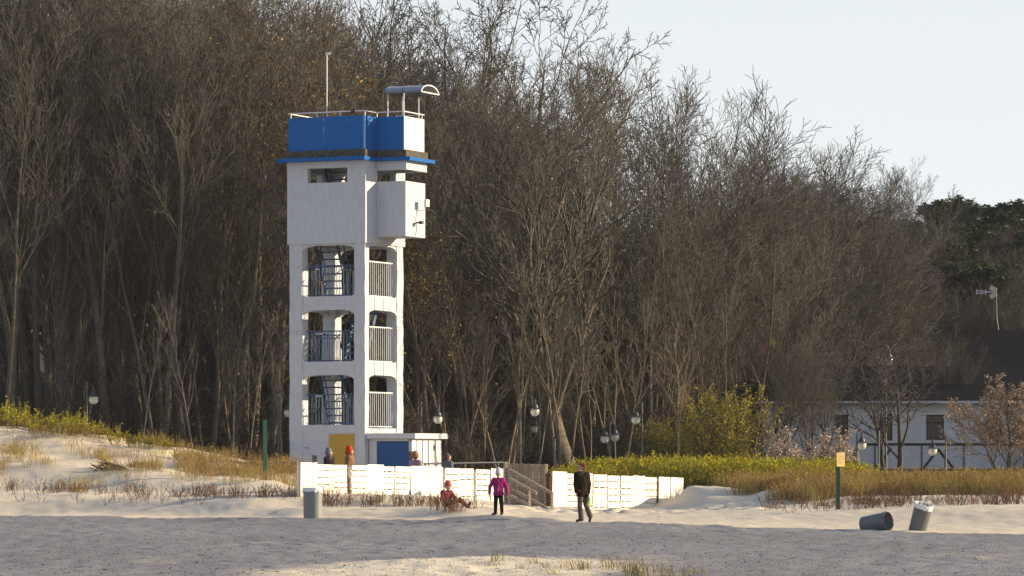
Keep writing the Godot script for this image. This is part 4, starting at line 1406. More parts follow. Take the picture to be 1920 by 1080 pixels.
	part("wall", sw, mat(Color(0.7, 0.74, 0.8), 0.8), sh)
	var sr := MB.new()
	sr.prism(PackedVector2Array([Vector2(-0.6, 1.55), Vector2(0.9, 1.55), Vector2(0.15, 2.1)]), -3.2, 0.2)
	part("roof", sr, M.roof, sh)


# ---------------------------------------------------------------- people
# bones are [from, to, radius, radius]; meshed as surface nets of their smooth union
func skin(bones: Array, cell: float, blend: float, into: MB) -> void:
	var lo := Vector3.INF
	var hi := -Vector3.INF
	for b in bones:
		for e in 2:
			var r: float = b[2 + e]
			lo = lo.min(b[e] - Vector3.ONE * r)
			hi = hi.max(b[e] + Vector3.ONE * r)
	lo -= Vector3.ONE * cell * 2.5
	hi += Vector3.ONE * cell * 2.5
	var nx := int((hi.x - lo.x) / cell) + 2
	var ny := int((hi.y - lo.y) / cell) + 2
	var nz := int((hi.z - lo.z) / cell) + 2
	var f := PackedFloat32Array()
	f.resize(nx * ny * nz)
	f.fill(9.0)
	for b in bones:
		var a: Vector3 = b[0]
		var e: Vector3 = b[1]
		var ra: float = b[2]
		var rb: float = b[3]
		var pad := maxf(ra, rb) + cell * 2.0 + blend
		var l := ((a.min(e) - Vector3.ONE * pad - lo) / cell).floor().max(Vector3.ZERO)
		var h := ((a.max(e) + Vector3.ONE * pad - lo) / cell).ceil().min(Vector3(nx - 1, ny - 1, nz - 1))
		var d := e - a
		var dd := maxf(d.length_squared(), 1e-9)
		for k in range(int(l.z), int(h.z) + 1):
			for j in range(int(l.y), int(h.y) + 1):
				var o := (k * ny + j) * nx
				for i in range(int(l.x), int(h.x) + 1):
					var p := lo + Vector3(i, j, k) * cell - a
					var t := clampf(p.dot(d) / dd, 0.0, 1.0)
					var v := (p - d * t).length() - lerpf(ra, rb, t)
					var w := f[o + i]
					var m := maxf(blend - absf(v - w), 0.0) / blend
					f[o + i] = minf(v, w) - m * m * blend * 0.25
	var ids := {}
	var sx := 1
	var sy := nx
	var sz := nx * ny
	for k in nz - 1:
		for j in ny - 1:
			for i in nx - 1:
				var o := k * sz + j * sy + i
				var s := 0
				for c in 8:
					if f[o + (c & 1) * sx + ((c >> 1) & 1) * sy + (c >> 2) * sz] < 0.0:
						s += 1
				if s == 0 or s == 8:
					continue
				var sum := Vector3.ZERO
				var n := 0
				for c in 8:
					var ca := Vector3(c & 1, (c >> 1) & 1, c >> 2)
					for ax in 3:
						if ca[ax] > 0.5:
							continue
						var cb := ca
						cb[ax] = 1.0
						var va := f[o + int(ca.x) * sx + int(ca.y) * sy + int(ca.z) * sz]
						var vb := f[o + int(cb.x) * sx + int(cb.y) * sy + int(cb.z) * sz]
						if (va < 0.0) != (vb < 0.0):
							sum += ca.lerp(cb, va / (va - vb))
							n += 1
				var g := Vector3(f[o + sx] - f[o], f[o + sy] - f[o], f[o + sz] - f[o])
				g += Vector3(f[o + sx + sy + sz] - f[o + sy + sz], f[o + sx + sy + sz] - f[o + sx + sz], f[o + sx + sy + sz] - f[o + sx + sy])
				ids[o] = into.vert(lo + (Vector3(i, j, k) + sum / n) * cell, g.normalized())
	for o: int in ids:
		for ax in 3:
			var st: int = [sx, sy, sz][ax]
			var u: int = [sy, sz, sx][ax]
			var w: int = [sz, sx, sy][ax]
			if (f[o] < 0.0) == (f[o + st] < 0.0):
				continue
			if not (ids.has(o - u) and ids.has(o - w) and ids.has(o - u - w)):
				continue
			var q := [ids[o], ids[o - u], ids[o - u - w], ids[o - w]]
			if f[o] < 0.0:
				into.i.append_array(PackedInt32Array([q[0], q[2], q[1], q[0], q[3], q[2]]))
			else:
				into.i.append_array(PackedInt32Array([q[0], q[1], q[2], q[0], q[2], q[3]]))

func hand_bones(wrist: Vector3, dir: Vector3, palm_normal: Vector3, side: float, s: float) -> Array:
	dir = dir.normalized()
	var across := dir.cross(palm_normal).normalized() * side
	var nrm := across.cross(dir).normalized() * side
	var out := []
	for k in 4:
		var o := across * (k - 1.5) * 0.02 * s
		var kn := wrist + dir * 0.085 * s + o
		out.append([wrist + o * 0.6, kn, 0.013 * s, 0.011 * s])
		var ln: float = [0.062, 0.075, 0.07, 0.055][k] * s
		var d1 := (dir + nrm * 0.35).normalized()
		var d2 := (dir + nrm * 1.1).normalized()
		out.append([kn, kn + d1 * ln * 0.55, 0.0095 * s, 0.0085 * s])
		out.append([kn + d1 * ln * 0.55, kn + d1 * ln * 0.55 + d2 * ln * 0.5, 0.0085 * s, 0.0075 * s])
	var th := wrist + dir * 0.025 * s - across * 0.032 * s
	var tm := th + (dir - across * 0.9).normalized() * 0.04 * s
	out.append([wrist + dir * 0.01 * s, th, 0.013 * s, 0.012 * s])
	out.append([th, tm, 0.0115 * s, 0.01 * s])
	out.append([tm, tm + (dir + nrm * 0.5).normalized() * 0.03 * s, 0.01 * s, 0.008 * s])
	return out

# J: joints by name. look: facing direction. D: dress
func person(label: String, place: Vector3, J: Dictionary, look: Vector3, D: Dictionary, group := "") -> Node3D:
	var o := thing("person", label, "person", place, 0.0, group)
	var s: float = D.get("s", 1.0)
	var head: Vector3 = J.head
	var fwd := look.normalized()
	var side := Vector3.UP.cross(fwd).normalized()
	var sk: StandardMaterial3D = mat(D.get("skin", Color(0.42, 0.24, 0.17)), 0.6)
	# body
	var b := MB.new()
	var limbs := [[J.hip_c, J.chest, 0.10 * s, 0.11 * s], [J.chest, J.neck, 0.10 * s, 0.05 * s], [J.neck, head, 0.048 * s, 0.05 * s]]
	for k in 2:
		limbs += [[J.chest, J.sh[k], 0.07 * s, 0.05 * s], [J.sh[k], J.el[k], 0.045 * s, 0.035 * s], [J.el[k], J.wr[k], 0.036 * s, 0.025 * s], [J.hip_c, J.hp[k], 0.1 * s, 0.085 * s], [J.hp[k], J.kn[k], 0.078 * s, 0.05 * s], [J.kn[k], J.an[k], 0.05 * s, 0.033 * s], [J.an[k], J.to[k], 0.035 * s, 0.028 * s]]
	skin(limbs, 0.022 * s, 0.03 * s, b)
	var hr: float = 0.082 * s * D.get("hs", 1.0)
	var face := [[head + Vector3.UP * 0.035 * s - fwd * 0.015 * s, head + Vector3.UP * 0.03 * s + fwd * 0.02 * s, hr * 1.04, hr * 0.95], [head + fwd * 0.035 * s, head - Vector3.UP * 0.062 * s + fwd * 0.055 * s, hr * 0.72, 0.036 * s],
		[head + fwd * 0.092 * s + Vector3.UP * 0.02 * s, head + fwd * 0.112 * s - Vector3.UP * 0.015 * s, 0.01 * s, 0.015 * s], [head - Vector3.UP * 0.05 * s, J.neck, 0.05 * s, 0.05 * s],
		[head + fwd * 0.085 * s - Vector3.UP * 0.046 * s - side * 0.015 * s, head + fwd * 0.085 * s - Vector3.UP * 0.046 * s + side * 0.015 * s, 0.012 * s, 0.012 * s]]
	for e in [-1.0, 1.0]:
		face.append([head + side * e * 0.08 * s + Vector3.UP * 0.025 * s, head + side * e * 0.083 * s - Vector3.UP * 0.015 * s, 0.018 * s, 0.012 * s])
	skin(face, 0.011 * s, 0.018 * s, b)
	for k in 2:
		var sd := -1.0 if k == 0 else 1.0
		skin(hand_bones(J.wr[k], J.wr[k] - J.el[k], Vector3(-sd, 0, 0.3), sd, s), 0.0055 * s, 0.006 * s, b)
	var body := part("body", b, sk, o)
	for e in [-1.0, 1.0]:
		var eye := MB.new()
		eye.ball(head + fwd * 0.083 * s + side * e * 0.031 * s + Vector3.UP * 0.022 * s, Vector3.ONE * 0.011 * s, 5, 6)
		part("eye", eye, M.dark, body)
	# trousers
	var tr := MB.new()
	var legs := []
	for k in 2:
		legs += [[J.hip_c + Vector3.UP * 0.04 * s, J.hp[k], 0.12 * s, 0.105 * s], [J.hp[k], J.kn[k], 0.1 * s, 0.074 * s], [J.kn[k], J.an[k] + (J.kn[k] - J.an[k]) * 0.1, 0.073 * s, 0.062 * s * D.get("flare", 1.0)]]
	skin(legs, 0.016 * s, 0.025 * s, tr)
	part("trousers", tr, mat(D.legs, 0.85), o)
	# jacket
	var jk := MB.new()
	var jb := [[J.chest, J.hip_c, 0.145 * s, 0.135 * s], [J.sh[0].lerp(J.chest, 0.35), J.hip_c + (J.hp[0] - J.hip_c) * 0.6, 0.12 * s, 0.115 * s], [J.sh[1].lerp(J.chest, 0.35), J.hip_c + (J.hp[1] - J.hip_c) * 0.6, 0.12 * s, 0.115 * s], [J.neck - Vector3.UP * 0.02 * s, J.chest, 0.075 * s, 0.14 * s]]
	if D.has("hem"):
		for k in 2:
			jb.append([J.hip_c + (J.hp[k] - J.hip_c) * 0.6, J.hp[k].lerp(J.kn[k], D.hem), 0.125 * s, 0.115 * s])
	for k in 2:
		jb += [[J.chest.lerp(J.sh[k], 0.5), J.sh[k], 0.11 * s, 0.085 * s], [J.sh[k], J.el[k], 0.085 * s, 0.066 * s], [J.el[k], J.wr[k].lerp(J.el[k], 0.06), 0.068 * s, 0.05 * s]]
	if D.get("puffer", false):
		# quilted rings
		var body_rows := 5
		for r in body_rows:
			var c: Vector3 = J.hip_c.lerp(J.chest, 0.1 + r * 0.24)
			jb.append([c - Vector3(0.07 * s, 0, 0), c + Vector3(0.07 * s, 0, 0), 0.148 * s, 0.148 * s])
	skin(jb, 0.016 * s, 0.022 * s, jk)
	var jacket := part("jacket", jk, mat(D.top, 0.8), o)
	if D.has("zip"):
		var z := MB.new()
		z.bar(J.neck + Vector3(0.01, -0.06, 0.125) * s, J.hip_c + Vector3(-0.02, 0.0, 0.155) * s, 0.012, 0.008)
		part("zip", z, mat(D.zip, 0.5), jacket)
	if D.has("collar"):
		var cb := MB.new()
		skin([[J.neck + Vector3.UP * 0.005 * s - fwd * 0.02 * s, J.neck - Vector3.UP * 0.03 * s + fwd * 0.02 * s, 0.075 * s, 0.085 * s]], 0.014 * s, 0.02 * s, cb)
		part("collar", cb, mat(D.collar, 0.9), o)
	# shoes
	for k in 2:
		var sh := MB.new()
		var dirf: Vector3 = (J.to[k] - J.an[k])
		skin([[J.an[k], J.to[k], 0.046 * s, 0.04 * s], [J.an[k] - Vector3(dirf.x, 0, dirf.z) * 0.25, J.an[k], 0.043 * s, 0.05 * s]], 0.012 * s, 0.015 * s, sh)
		part("shoe", sh, mat(D.get("shoes", Color(0.02, 0.02, 0.02)), 0.6), o)
	# hair and hat
	if D.has("hair"):
		var hb := MB.new()
		var bones := [[head + Vector3.UP * 0.055 * s - fwd * 0.035 * s, head + Vector3.UP * 0.02 * s - fwd * 0.05 * s, hr * 1.16, hr * 1.05]]
		if D.get("curly", false):
			var g := RandomNumberGenerator.new()
			g.seed = 77
			for k in 46:
				var d := Vector3(g.randf_range(-1, 1), g.randf_range(-0.45, 1.1), g.randf_range(-1, 1)).normalized()
				if d.dot(fwd) > 0.45 and d.y < 0.55:
					continue
				var p := head + Vector3.UP * 0.05 * s - fwd * 0.025 * s + d * 0.112 * s
				bones.append([p, p + d * 0.012, 0.026 * s, 0.02 * s])
		skin(bones, 0.011 * s, 0.012 * s, hb)
		part("hair", hb, mat(D.hair, 0.8), o)
	if D.has("hat"):
		var hb := MB.new()
		var up: float = D.get("hat_up", 0.05)
		skin([[head + Vector3.UP * 0.05 * s * D.get("hs", 1.0) - fwd * 0.02 * s, head + Vector3.UP * (0.07 + up) * s * D.get("hs", 1.0) - fwd * 0.025 * s, hr * 1.26, hr * 1.08 * D.get("hat_top", 0.9)]], 0.012 * s, 0.01 * s, hb)
		var hat := part("hat", hb, mat(D.hat, 0.95), o)
		if D.has("band"):
			var bb := MB.new()
			var ring := []
			for k in 12:
				var a := TAU * k / 12
				var a2 := TAU * (k + 1) / 12
				var c := head + Vector3.UP * 0.052 * s - fwd * 0.012 * s
				ring.append([c + (side * cos(a) + fwd * sin(a)) * hr * 1.08, c + (side * cos(a2) + fwd * sin(a2)) * hr * 1.08, 0.022 * s, 0.022 * s])
			skin(ring, 0.012 * s, 0.012 * s, bb)
			part("hat_band", bb, mat(D.band, 0.95), hat)
	for m in o.find_children("*", "MeshInstance3D", true, false):
		if not (m.name.begins_with("body") or m.name.begins_with("eye")):
			var c: StandardMaterial3D = m.material_override
			c.metallic_specular = 0.15
			c.albedo_texture = M.patch
			c.heightmap_enabled = true
			c.heightmap_texture = M.rough_h
			c.heightmap_scale = 2.5
			c.uv1_triplanar = true
			c.uv1_scale = Vector3(1.6, 0.7, 1.6)
	return o

func standing(h: float) -> Dictionary:
	var s := h / 1.7
	return {"hip_c": Vector3(0, 0.93, 0) * s, "chest": Vector3(0, 1.25, 0) * s, "neck": Vector3(0, 1.44, 0) * s, "head": Vector3(0, 1.575, 0) * s,
		"sh": [Vector3(-0.17, 1.385, 0) * s, Vector3(0.17, 1.385, 0) * s], "el": [Vector3(-0.22, 1.12, 0) * s, Vector3(0.22, 1.12, 0) * s], "wr": [Vector3(-0.23, 0.88, 0.05) * s, Vector3(0.23, 0.88, 0.05) * s],
		"hp": [Vector3(-0.085, 0.88, 0) * s, Vector3(0.085, 0.88, 0) * s], "kn": [Vector3(-0.09, 0.48, 0.02) * s, Vector3(0.09, 0.48, 0.02) * s], "an": [Vector3(-0.09, 0.08, 0) * s, Vector3(0.09, 0.08, 0) * s], "to": [Vector3(-0.10, 0.045, 0.15) * s, Vector3(0.10, 0.045, 0.15) * s]}

# turn a set of joints about the vertical
func turned(J: Dictionary, a: float) -> Dictionary:
	var out := {}
	for k in J:
		if J[k] is Array:
			out[k] = [J[k][0].rotated(Vector3.UP, a), J[k][1].rotated(Vector3.UP, a)]
		else:
			out[k] = J[k].rotated(Vector3.UP, a)
	return out

func people() -> void:
	# woman walking left along the edge of the beach
	var p := ground(1092, 102.4)
	var s := 0.945
	var J := {"hip_c": Vector3(0.0, 0.90, 0), "chest": Vector3(-0.02, 1.20, 0), "neck": Vector3(-0.035, 1.37, 0), "head": Vector3(-0.055, 1.485, 0.01),
		"sh": [Vector3(-0.16, 1.31, 0.06), Vector3(0.13, 1.30, -0.07)], "el": [Vector3(-0.19, 1.05, 0.10), Vector3(0.18, 1.05, -0.10)], "wr": [Vector3(-0.17, 0.82, 0.14), Vector3(0.17, 0.80, -0.04)],
		"hp": [Vector3(-0.05, 0.85, 0.06), Vector3(0.05, 0.85, -0.06)], "kn": [Vector3(-0.07, 0.47, 0.09), Vector3(0.10, 0.48, -0.05)], "an": [Vector3(-0.03, 0.08, 0.07), Vector3(0.225, 0.15, -0.08)], "to": [Vector3(-0.15, 0.045, 0.12), Vector3(0.20, 0.04, -0.04)]}
	person("woman with curly ginger hair in a dark brown jacket walking along the beach", p, J, Vector3(-0.75, -0.05, 0.65), {"s": s, "legs": Color(0.11, 0.10, 0.085), "flare": 1.25, "top": Color(0.02, 0.011, 0.006), "hem": 0.22, "collar": Color(0.03, 0.04, 0.06), "hair": Color(0.22, 0.075, 0.02), "curly": true, "shoes": Color(0.05, 0.05, 0.055)})
	var bag := thing("carrier_bag", "pale yellow-green carrier bag held in the walking woman's hand", "bag", p + Vector3(0.185, 0.42, 0.0))
	var bb := MB.new()
	skin([[Vector3(0, 0.06, 0), Vector3(0.01, 0.22, 0), 0.06, 0.045], [Vector3(-0.03, 0.05, 0.03), Vector3(0.0, 0.28, 0), 0.05, 0.02], [Vector3(0.05, 0.05, -0.02), Vector3(0.0, 0.3, 0), 0.05, 0.018]], 0.014, 0.02, bb)
	part("sack", bb, mat(Color(0.50, 0.56, 0.22), 0.5), bag)
	var bh := MB.new()
	bh.tube(PackedVector3Array([Vector3(0.0, 0.26, 0.01), Vector3(-0.02, 0.33, 0.03), Vector3(0.0, 0.35, 0.0)]), PackedFloat32Array([0.012, 0.009, 0.009]), 5)
	part("handle", bh, mat(Color(0.50, 0.56, 0.22), 0.5), bag)
	# girl standing
	p = ground(934.5, 104)
	s = 0.72
	J = standing(1.22)
	J.el = [Vector3(-0.235, 0.80, 0.0), Vector3(0.225, 0.79, 0.0)]
	J.wr = [Vector3(-0.255, 0.60, 0.06), Vector3(0.245, 0.58, 0.06)]
	J.kn = [Vector3(-0.075, 0.35, 0.02), Vector3(0.085, 0.35, 0.03)]
	J.an = [Vector3(-0.085, 0.055, 0.0), Vector3(0.10, 0.055, 0.03)]
	J.to = [Vector3(-0.165, 0.035, 0.10), Vector3(0.07, 0.035, 0.15)]
	person("child in a magenta puffer jacket and white knitted hat standing on the sand", p, J, Vector3(0.0, -0.15, 1.0), {"s": s * 1.04, "hs": 1.2, "legs": Color(0.012, 0.012, 0.016), "top": Color(0.36, 0.02, 0.16), "zip": Color(0.5, 0.35, 0.42), "hem": 0.12, "hat": Color(0.62, 0.62, 0.64), "hat_up": 0.085, "hat_top": 0.85, "shoes": Color(0.03, 0.02, 0.02)})
	# child sitting on the bank with legs stretched out
	p = ground(838, 108.2)
	J = {"hip_c": Vector3(0.0, 0.10, 0), "chest": Vector3(0.0, 0.34, 0.0), "neck": Vector3(0.02, 0.46, 0.01), "head": Vector3(0.04, 0.555, 0.03),
		"sh": [Vector3(-0.13, 0.42, 0.05), Vector3(0.12, 0.42, -0.03)], "el": [Vector3(-0.15, 0.22, 0.14), Vector3(0.22, 0.27, 0.03)], "wr": [Vector3(-0.02, 0.16, 0.22), Vector3(0.28, 0.24, 0.14)],
		"hp": [Vector3(0.04, 0.09, 0.08), Vector3(0.06, 0.09, -0.06)], "kn": [Vector3(0.36, 0.20, 0.10), Vector3(0.38, 0.22, -0.06)], "an": [Vector3(0.68, -0.07, 0.10), Vector3(0.62, 0.0, -0.06)], "to": [Vector3(0.81, -0.05, 0.12), Vector3(0.68, 0.11, -0.06)]}
	person("child in a dusky pink jacket and pink hat sitting on the sand bank", p, J, Vector3(0.45, -0.35, 0.8), {"s": 0.74, "hs": 1.42, "legs": Color(0.10, 0.03, 0.035), "top": Color(0.24, 0.06, 0.065), "hat": Color(0.42, 0.09, 0.09), "hat_up": 0.03, "hat_top": 1.0, "band": Color(0.6, 0.5, 0.47), "shoes": Color(0.02, 0.015, 0.015)})
	# four people behind the fence
	for q in [
		[617, 842, 114.6, 0.95, "person in a grey knitted hat and dark coat behind the fence", {"hat": Color(0.17, 0.18, 0.20), "top": Color(0.025, 0.025, 0.028), "collar": Color(0.12, 0.10, 0.09), "hat_up": 0.05}],
		[656, 839, 115.8, 1.25, "person in a bright orange-red hat and tan coat behind the fence", {"hat": Color(0.55, 0.06, 0.02), "top": Color(0.24, 0.13, 0.07), "collar": Color(0.28, 0.17, 0.10), "hat_up": 0.035, "hat_top": 1.05, "hair": Color(0.40, 0.05, 0.02)}],
		[779, 848, 120.3, 2.6, "person in pale pink with an orange-brown hat seen from behind", {"hat": Color(0.36, 0.15, 0.08), "top": Color(0.34, 0.22, 0.27), "hat_up": 0.03, "hat_top": 1.0}],
		[839, 849, 122.5, 2.3, "person with short grey-brown hair in a blue-grey coat by the annexe", {"hair": Color(0.10, 0.085, 0.07), "top": Color(0.13, 0.15, 0.17), "collar": Color(0.16, 0.17, 0.17)}]]:
		var g := ground(q[0], q[2])
		var top: float = at(q[0], q[1], q[2]).y - g.y
		var J2 := turned(standing(top * 0.955), q[3])
		var D: Dictionary = {"s": top / 1.7 * 1.2, "hs": 1.15, "legs": Color(0.03, 0.03, 0.04), "hem": 0.3}
		D.merge(q[5])
		person(q[4], g, J2, Vector3(0, 0, 1).rotated(Vector3.UP, q[3]), D)


# ---------------------------------------------------------------- grasses and hedges
func clump(seed_: int, blades: int, h: float, spread: float, w: float, lean: float, lo: Color, hi: Color, bend := 0.3) -> MB:
	var g := RandomNumberGenerator.new()
	g.seed = seed_
	var mb := MB.new()
	mb.colored = true
	for k in blades:
		var o := Vector3(g.randf_range(-1, 1), 0, g.randf_range(-1, 1)) * spread
		var a := g.randf() * TAU
		var d := Vector3(cos(a), 0, sin(a))
		var ln := h * g.randf_range(0.5, 1.1)
		var t := (Vector3.UP + d * lean * g.randf()).normalized()
		var t2 := (t + d * bend * g.randf() + Vector3(0.12, 0, 0)).normalized()
		var u := t.cross(Vector3(cos(a * 3.1), 0, sin(a * 3.1))).normalized() * w
		var c := lo.lerp(hi, g.randf())
		mb.tint = c
		var m := o + t * ln * 0.55
		mb.quad(o - u - Vector3(0, 0.05, 0), o + u - Vector3(0, 0.05, 0), m + u * 0.8, m - u * 0.8, Vector3(0, 0.2, 1))
		mb.tri(m - u * 0.8, m + u * 0.8, m + t2 * ln * 0.45, Vector3(0, 0.2, 1))
	return mb

func twig_tuft(seed_: int, n: int, h: float, spread: float, col: Color, leafy := 0.0, leaf_c := Color.WHITE, leaf_s := 0.05) -> MB:
	var g := RandomNumberGenerator.new()
	g.seed = seed_
	var mb := MB.new()
	mb.colored = true
	for k in n:
		var a := g.randf() * TAU
		var o := Vector3(cos(a), 0, sin(a)) * g.randf() * spread
		var d := (Vector3.UP + Vector3(cos(a), 0, sin(a)) * g.randf() * 0.7).normalized()
		var ln := h * g.randf_range(0.5, 1.1)
		var pts := PackedVector3Array([o - d * 0.08])
		var rad := PackedFloat32Array([0.007])
		for s in 3:
			pts.push_back(o + d * ln * (s + 1) / 3.0 + Vector3(g.randf_range(-1, 1), 0, g.randf_range(-1, 1)) * ln * 0.05)
			rad.push_back(0.006 - s * 0.0012)
		mb.tint = col * g.randf_range(0.7, 1.3)
		mb.tint.a = 1.0
		mb.tube(pts, rad, 3)
		for s in 4:
			var q := pts[1 + s % 2].lerp(pts[2 + s % 2], g.randf())
			var e := q + (d + Vector3(g.randf_range(-1, 1), g.randf_range(-0.2, 0.6), g.randf_range(-1, 1)) * 0.9).normalized() * ln * g.randf_range(0.15, 0.35)
			mb.tint = col * g.randf_range(0.7, 1.3)
			mb.tint.a = 1.0
			mb.tube(PackedVector3Array([q, e]), PackedFloat32Array([0.005, 0.003]), 3)
			if leafy > 0.0:
				for l in int(leafy):
					leaf_quad(mb, g, q.lerp(e, g.randf()) + Vector3(0, leaf_s * 0.3, 0), leaf_s * g.randf_range(0.7, 1.4), leaf_c.lerp(leaf_c * Color(1.5, 1.2, 0.8), g.randf()))
	return mb

func strew(shape: Mesh, called: String, label: String, cat: String, n: int, where: Callable, smin: float, smax: float, tint := 0.2) -> void:
	var xf := []
	var cols := []
	for k in n:
		var g: Variant = where.call()
		if g == null:
			continue
		var s := rng.randf_range(smin, smax)
		xf.append(Transform3D(Basis(Vector3.UP, rng.randf() * TAU).scaled(Vector3(s, s * rng.randf_range(0.8, 1.2), s)), g))
		var v := rng.randf_range(1.0 - tint, 1.0 + tint)
		cols.append(Color(v * rng.randf_range(0.92, 1.08), v, v * rng.randf_range(0.9, 1.05)))
	scatter(called, shape, M.leaf if called != "pebbles" else M.tinted, xf, cols, label, cat)

func vegetation() -> void:
	var patchy := FastNoiseLite.new(); patchy.seed = 61; patchy.frequency = 0.35; patchy.fractal_octaves = 2
	# right: leafy low hedge behind the fence, fading into dune grass
	var rose := twig_tuft(301, 12, 0.85, 0.3, Color(0.16, 0.11, 0.05), 6.0, Color(0.32, 0.33, 0.03), 0.06).mesh()
	var hedge := func() -> Variant:
		var px := rng.randf_range(1060, 1640)
		var d := rng.randf_range(125.0, 133.0)
		if px > 1540.0 and rng.randf() < (px - 1540.0) / 100.0: return null
		return ground(px, d)
	strew(rose, "rose_hedge", "low bright green rose hedge behind the right pallet fence", "hedge", 1500, hedge, 0.75, 1.1)
	var straw := clump(302, 16, 0.75, 0.22, 0.005, 0.5, Color(0.33, 0.28, 0.07), Color(0.52, 0.43, 0.17)).mesh()
	var olive := twig_tuft(303, 9, 0.75, 0.25, Color(0.28, 0.19, 0.09), 1.8, Color(0.34, 0.29, 0.04), 0.045).mesh()
	var band := func() -> Variant:
		var px := rng.randf_range(1300, 1990)
		var front := lerpf(123.0, 112.5, smoothstep(1300, 1520, px))
		var d := front + pow(rng.randf(), 0.8) * (9.5 - smoothstep(1500, 1920, px) * 2.0)
		var g := ground(px, d)
		if patchy.get_noise_2d(g.x, d) < 0.25 - (d - front) / 5.0 * 0.5: return null
		if px < 1335.0 and d < 125.0: return null
		return g
	strew(straw, "dune_grass", "straw-coloured dune grass on the right dune", "grass", 1400, band, 0.5, 0.95)
	strew(olive, "dune_scrub", "olive brown knee-high scrub among the grass on the right dune", "scrub", 2300, band, 0.5, 0.95)
	var behind := func() -> Variant:
		var px := rng.randf_range(1040, 1310)
		return ground(px, 117.0 + (px - 1035.0) / 246.0 * 7.0 + rng.randf_range(0.7, 4.0))
	strew(olive, "dune_scrub", "brownish scrub at the foot of the rose hedge", "scrub", 420, behind, 0.6, 0.9)
	var far_right := func() -> Variant:
		return ground(rng.randf_range(1540, 1990), rng.randf_range(121, 127))
	strew(straw, "dune_grass", "tall straw grass in front of the white house", "grass", 700, far_right, 0.5, 0.8)
	# left dune: sparse grass on the slope
	var slope := func() -> Variant:
		var px := rng.randf_range(-60, 600)
		var d := rng.randf_range(117.5, 128.0)
		var g := ground(px, d)
		if patchy.get_noise_2d(g.x * 1.3, d) < 0.05 - (0.05 if px < 420.0 else 0.0) * (d - 118.0) / 6.0: return null
		return g
	strew(straw, "dune_grass", "sparse straw grass on the left dune's slope", "grass", 620, slope, 0.35, 0.75)
	strew(olive, "dune_scrub", "thin olive scrub on the left dune's slope", "scrub", 560, slope, 0.3, 0.7)
	var foot := func() -> Variant:
		var px := rng.randf_range(330, 640)
		return ground(px, rng.randf_range(121.5, 125.0))
	strew(olive, "dune_scrub", "yellow-brown scrub between the left dune and the tower's foot", "scrub", 190, foot, 0.4, 0.8)
	var crest_line := func() -> Variant:
		var px := rng.randf_range(-60, 560)
		return ground(px, lerpf(130.0, 125.5, clampf(px / 520.0, 0, 1)) + rng.randf_range(-1.0, 0.8))
	strew(olive, "dune_scrub", "olive scrub lining the crest of the left dune", "scrub", 130, crest_line, 0.35, 0.75)
	# round green bushes along the crest
	var bush := twig_tuft(305, 22, 0.75, 0.32, Color(0.16, 0.11, 0.05), 7.0, Color(0.27, 0.28, 0.03), 0.065).mesh()
	var nth := -1
	var crest := [[-10, 129.5, 1.0], [18, 128.5, 1.1], [46, 130, 1.0], [70, 129.2, 0.75], [98, 129, 0.85], [118, 130, 0.95], [142, 129, 0.9], [160, 128.2, 0.8], [196, 128.6, 0.6], [216, 128.2, 0.75], [245, 127.4, 0.5], [262, 127.5, 0.55], [285, 127, 0.5], [310, 126.8, 0.55], [332, 126, 0.45], [178, 129.4, 0.5], [128, 128.0, 0.7], [60, 128, 0.6]]
	nth = -1
	for q in by_px(crest):
		nth += 1
		var o := part("green_bush", bush, M.leaf)
		o.transform = Transform3D(Basis(Vector3.UP, rng.randf() * TAU).scaled(Vector3.ONE * q[2]), ground(q[0], q[1]))
		tag(o, "fresh green rounded bush, %s from the left on the left dune's crest" % ORDINALS[nth], "bush", "green bushes along the left dune's crest")
	# dry brown tufts at the edge of the blown sand
	var tuft := []
	for k in 3:
		tuft.append(twig_tuft(310 + k, 26, 0.42, 0.3, Color(0.19, 0.105, 0.06)).mesh())
	nth = -1
	for q in by_px([
		[20, 117.6, 0.7], [110, 117.3, 0.75], [135, 117.0, 0.7], [154, 117.2, 0.8], [236, 117.2, 0.7], [258, 117.2, 0.9], [274, 116.4, 0.6], [365, 115.2, 0.85], [382, 114.6, 1.0], [404, 114.6, 0.9], [447, 114.0, 0.85], [487, 113.2, 0.7], [524, 112.8, 0.9], [545, 112.4, 0.8], [558, 112.2, 0.7],
		[612, 110.8, 1.1], [622, 110.4, 1.0], [655, 110.9, 0.8], [696, 110.6, 0.8], [714, 111.0, 0.9], [748, 110.6, 0.9], [770, 110.6, 0.9], [785, 110.2, 0.7], [809, 109.0, 0.9], [825, 107.0, 1.1], [838, 106.6, 1.15], [848, 106.6, 1.05], [858, 106.4, 0.9]]):
		nth += 1
		var o := part("dry_tuft", tuft[rng.randi() % 3], M.leaf)
		o.transform = Transform3D(Basis(Vector3.UP, rng.randf() * TAU).scaled(Vector3.ONE * q[2]), ground(q[0], q[1]))
		tag(o, "dry brown twig tuft, %s from the left along the left sand bank" % ORDINALS[nth], "tuft", "dry tufts on the left sand bank")
	nth = -1
	for q in by_px([[1500, 110.5, 0.7], [1512, 109.5, 0.6], [1540, 108.8, 0.7], [1612, 110.0, 1.0], [1625, 109.6, 1.1], [1640, 107.5, 0.8], [1660, 106.5, 0.9], [1673, 106.2, 1.0], [1690, 106.2, 0.8], [1700, 112.5, 0.8], [1780, 105.0, 0.9], [1800, 104.6, 0.9], [1822, 104.6, 0.8], [1845, 104.2, 0.9], [1868, 103.8, 1.0], [1890, 103.8, 1.0], [1905, 103.6, 1.1], [1930, 103.4, 1.1], [1668, 113.6, 1.0], [1880, 112.0, 0.9], [1915, 111.0, 0.9]]):
		nth += 1
		var o := part("dry_tuft", tuft[rng.randi() % 3], M.leaf)
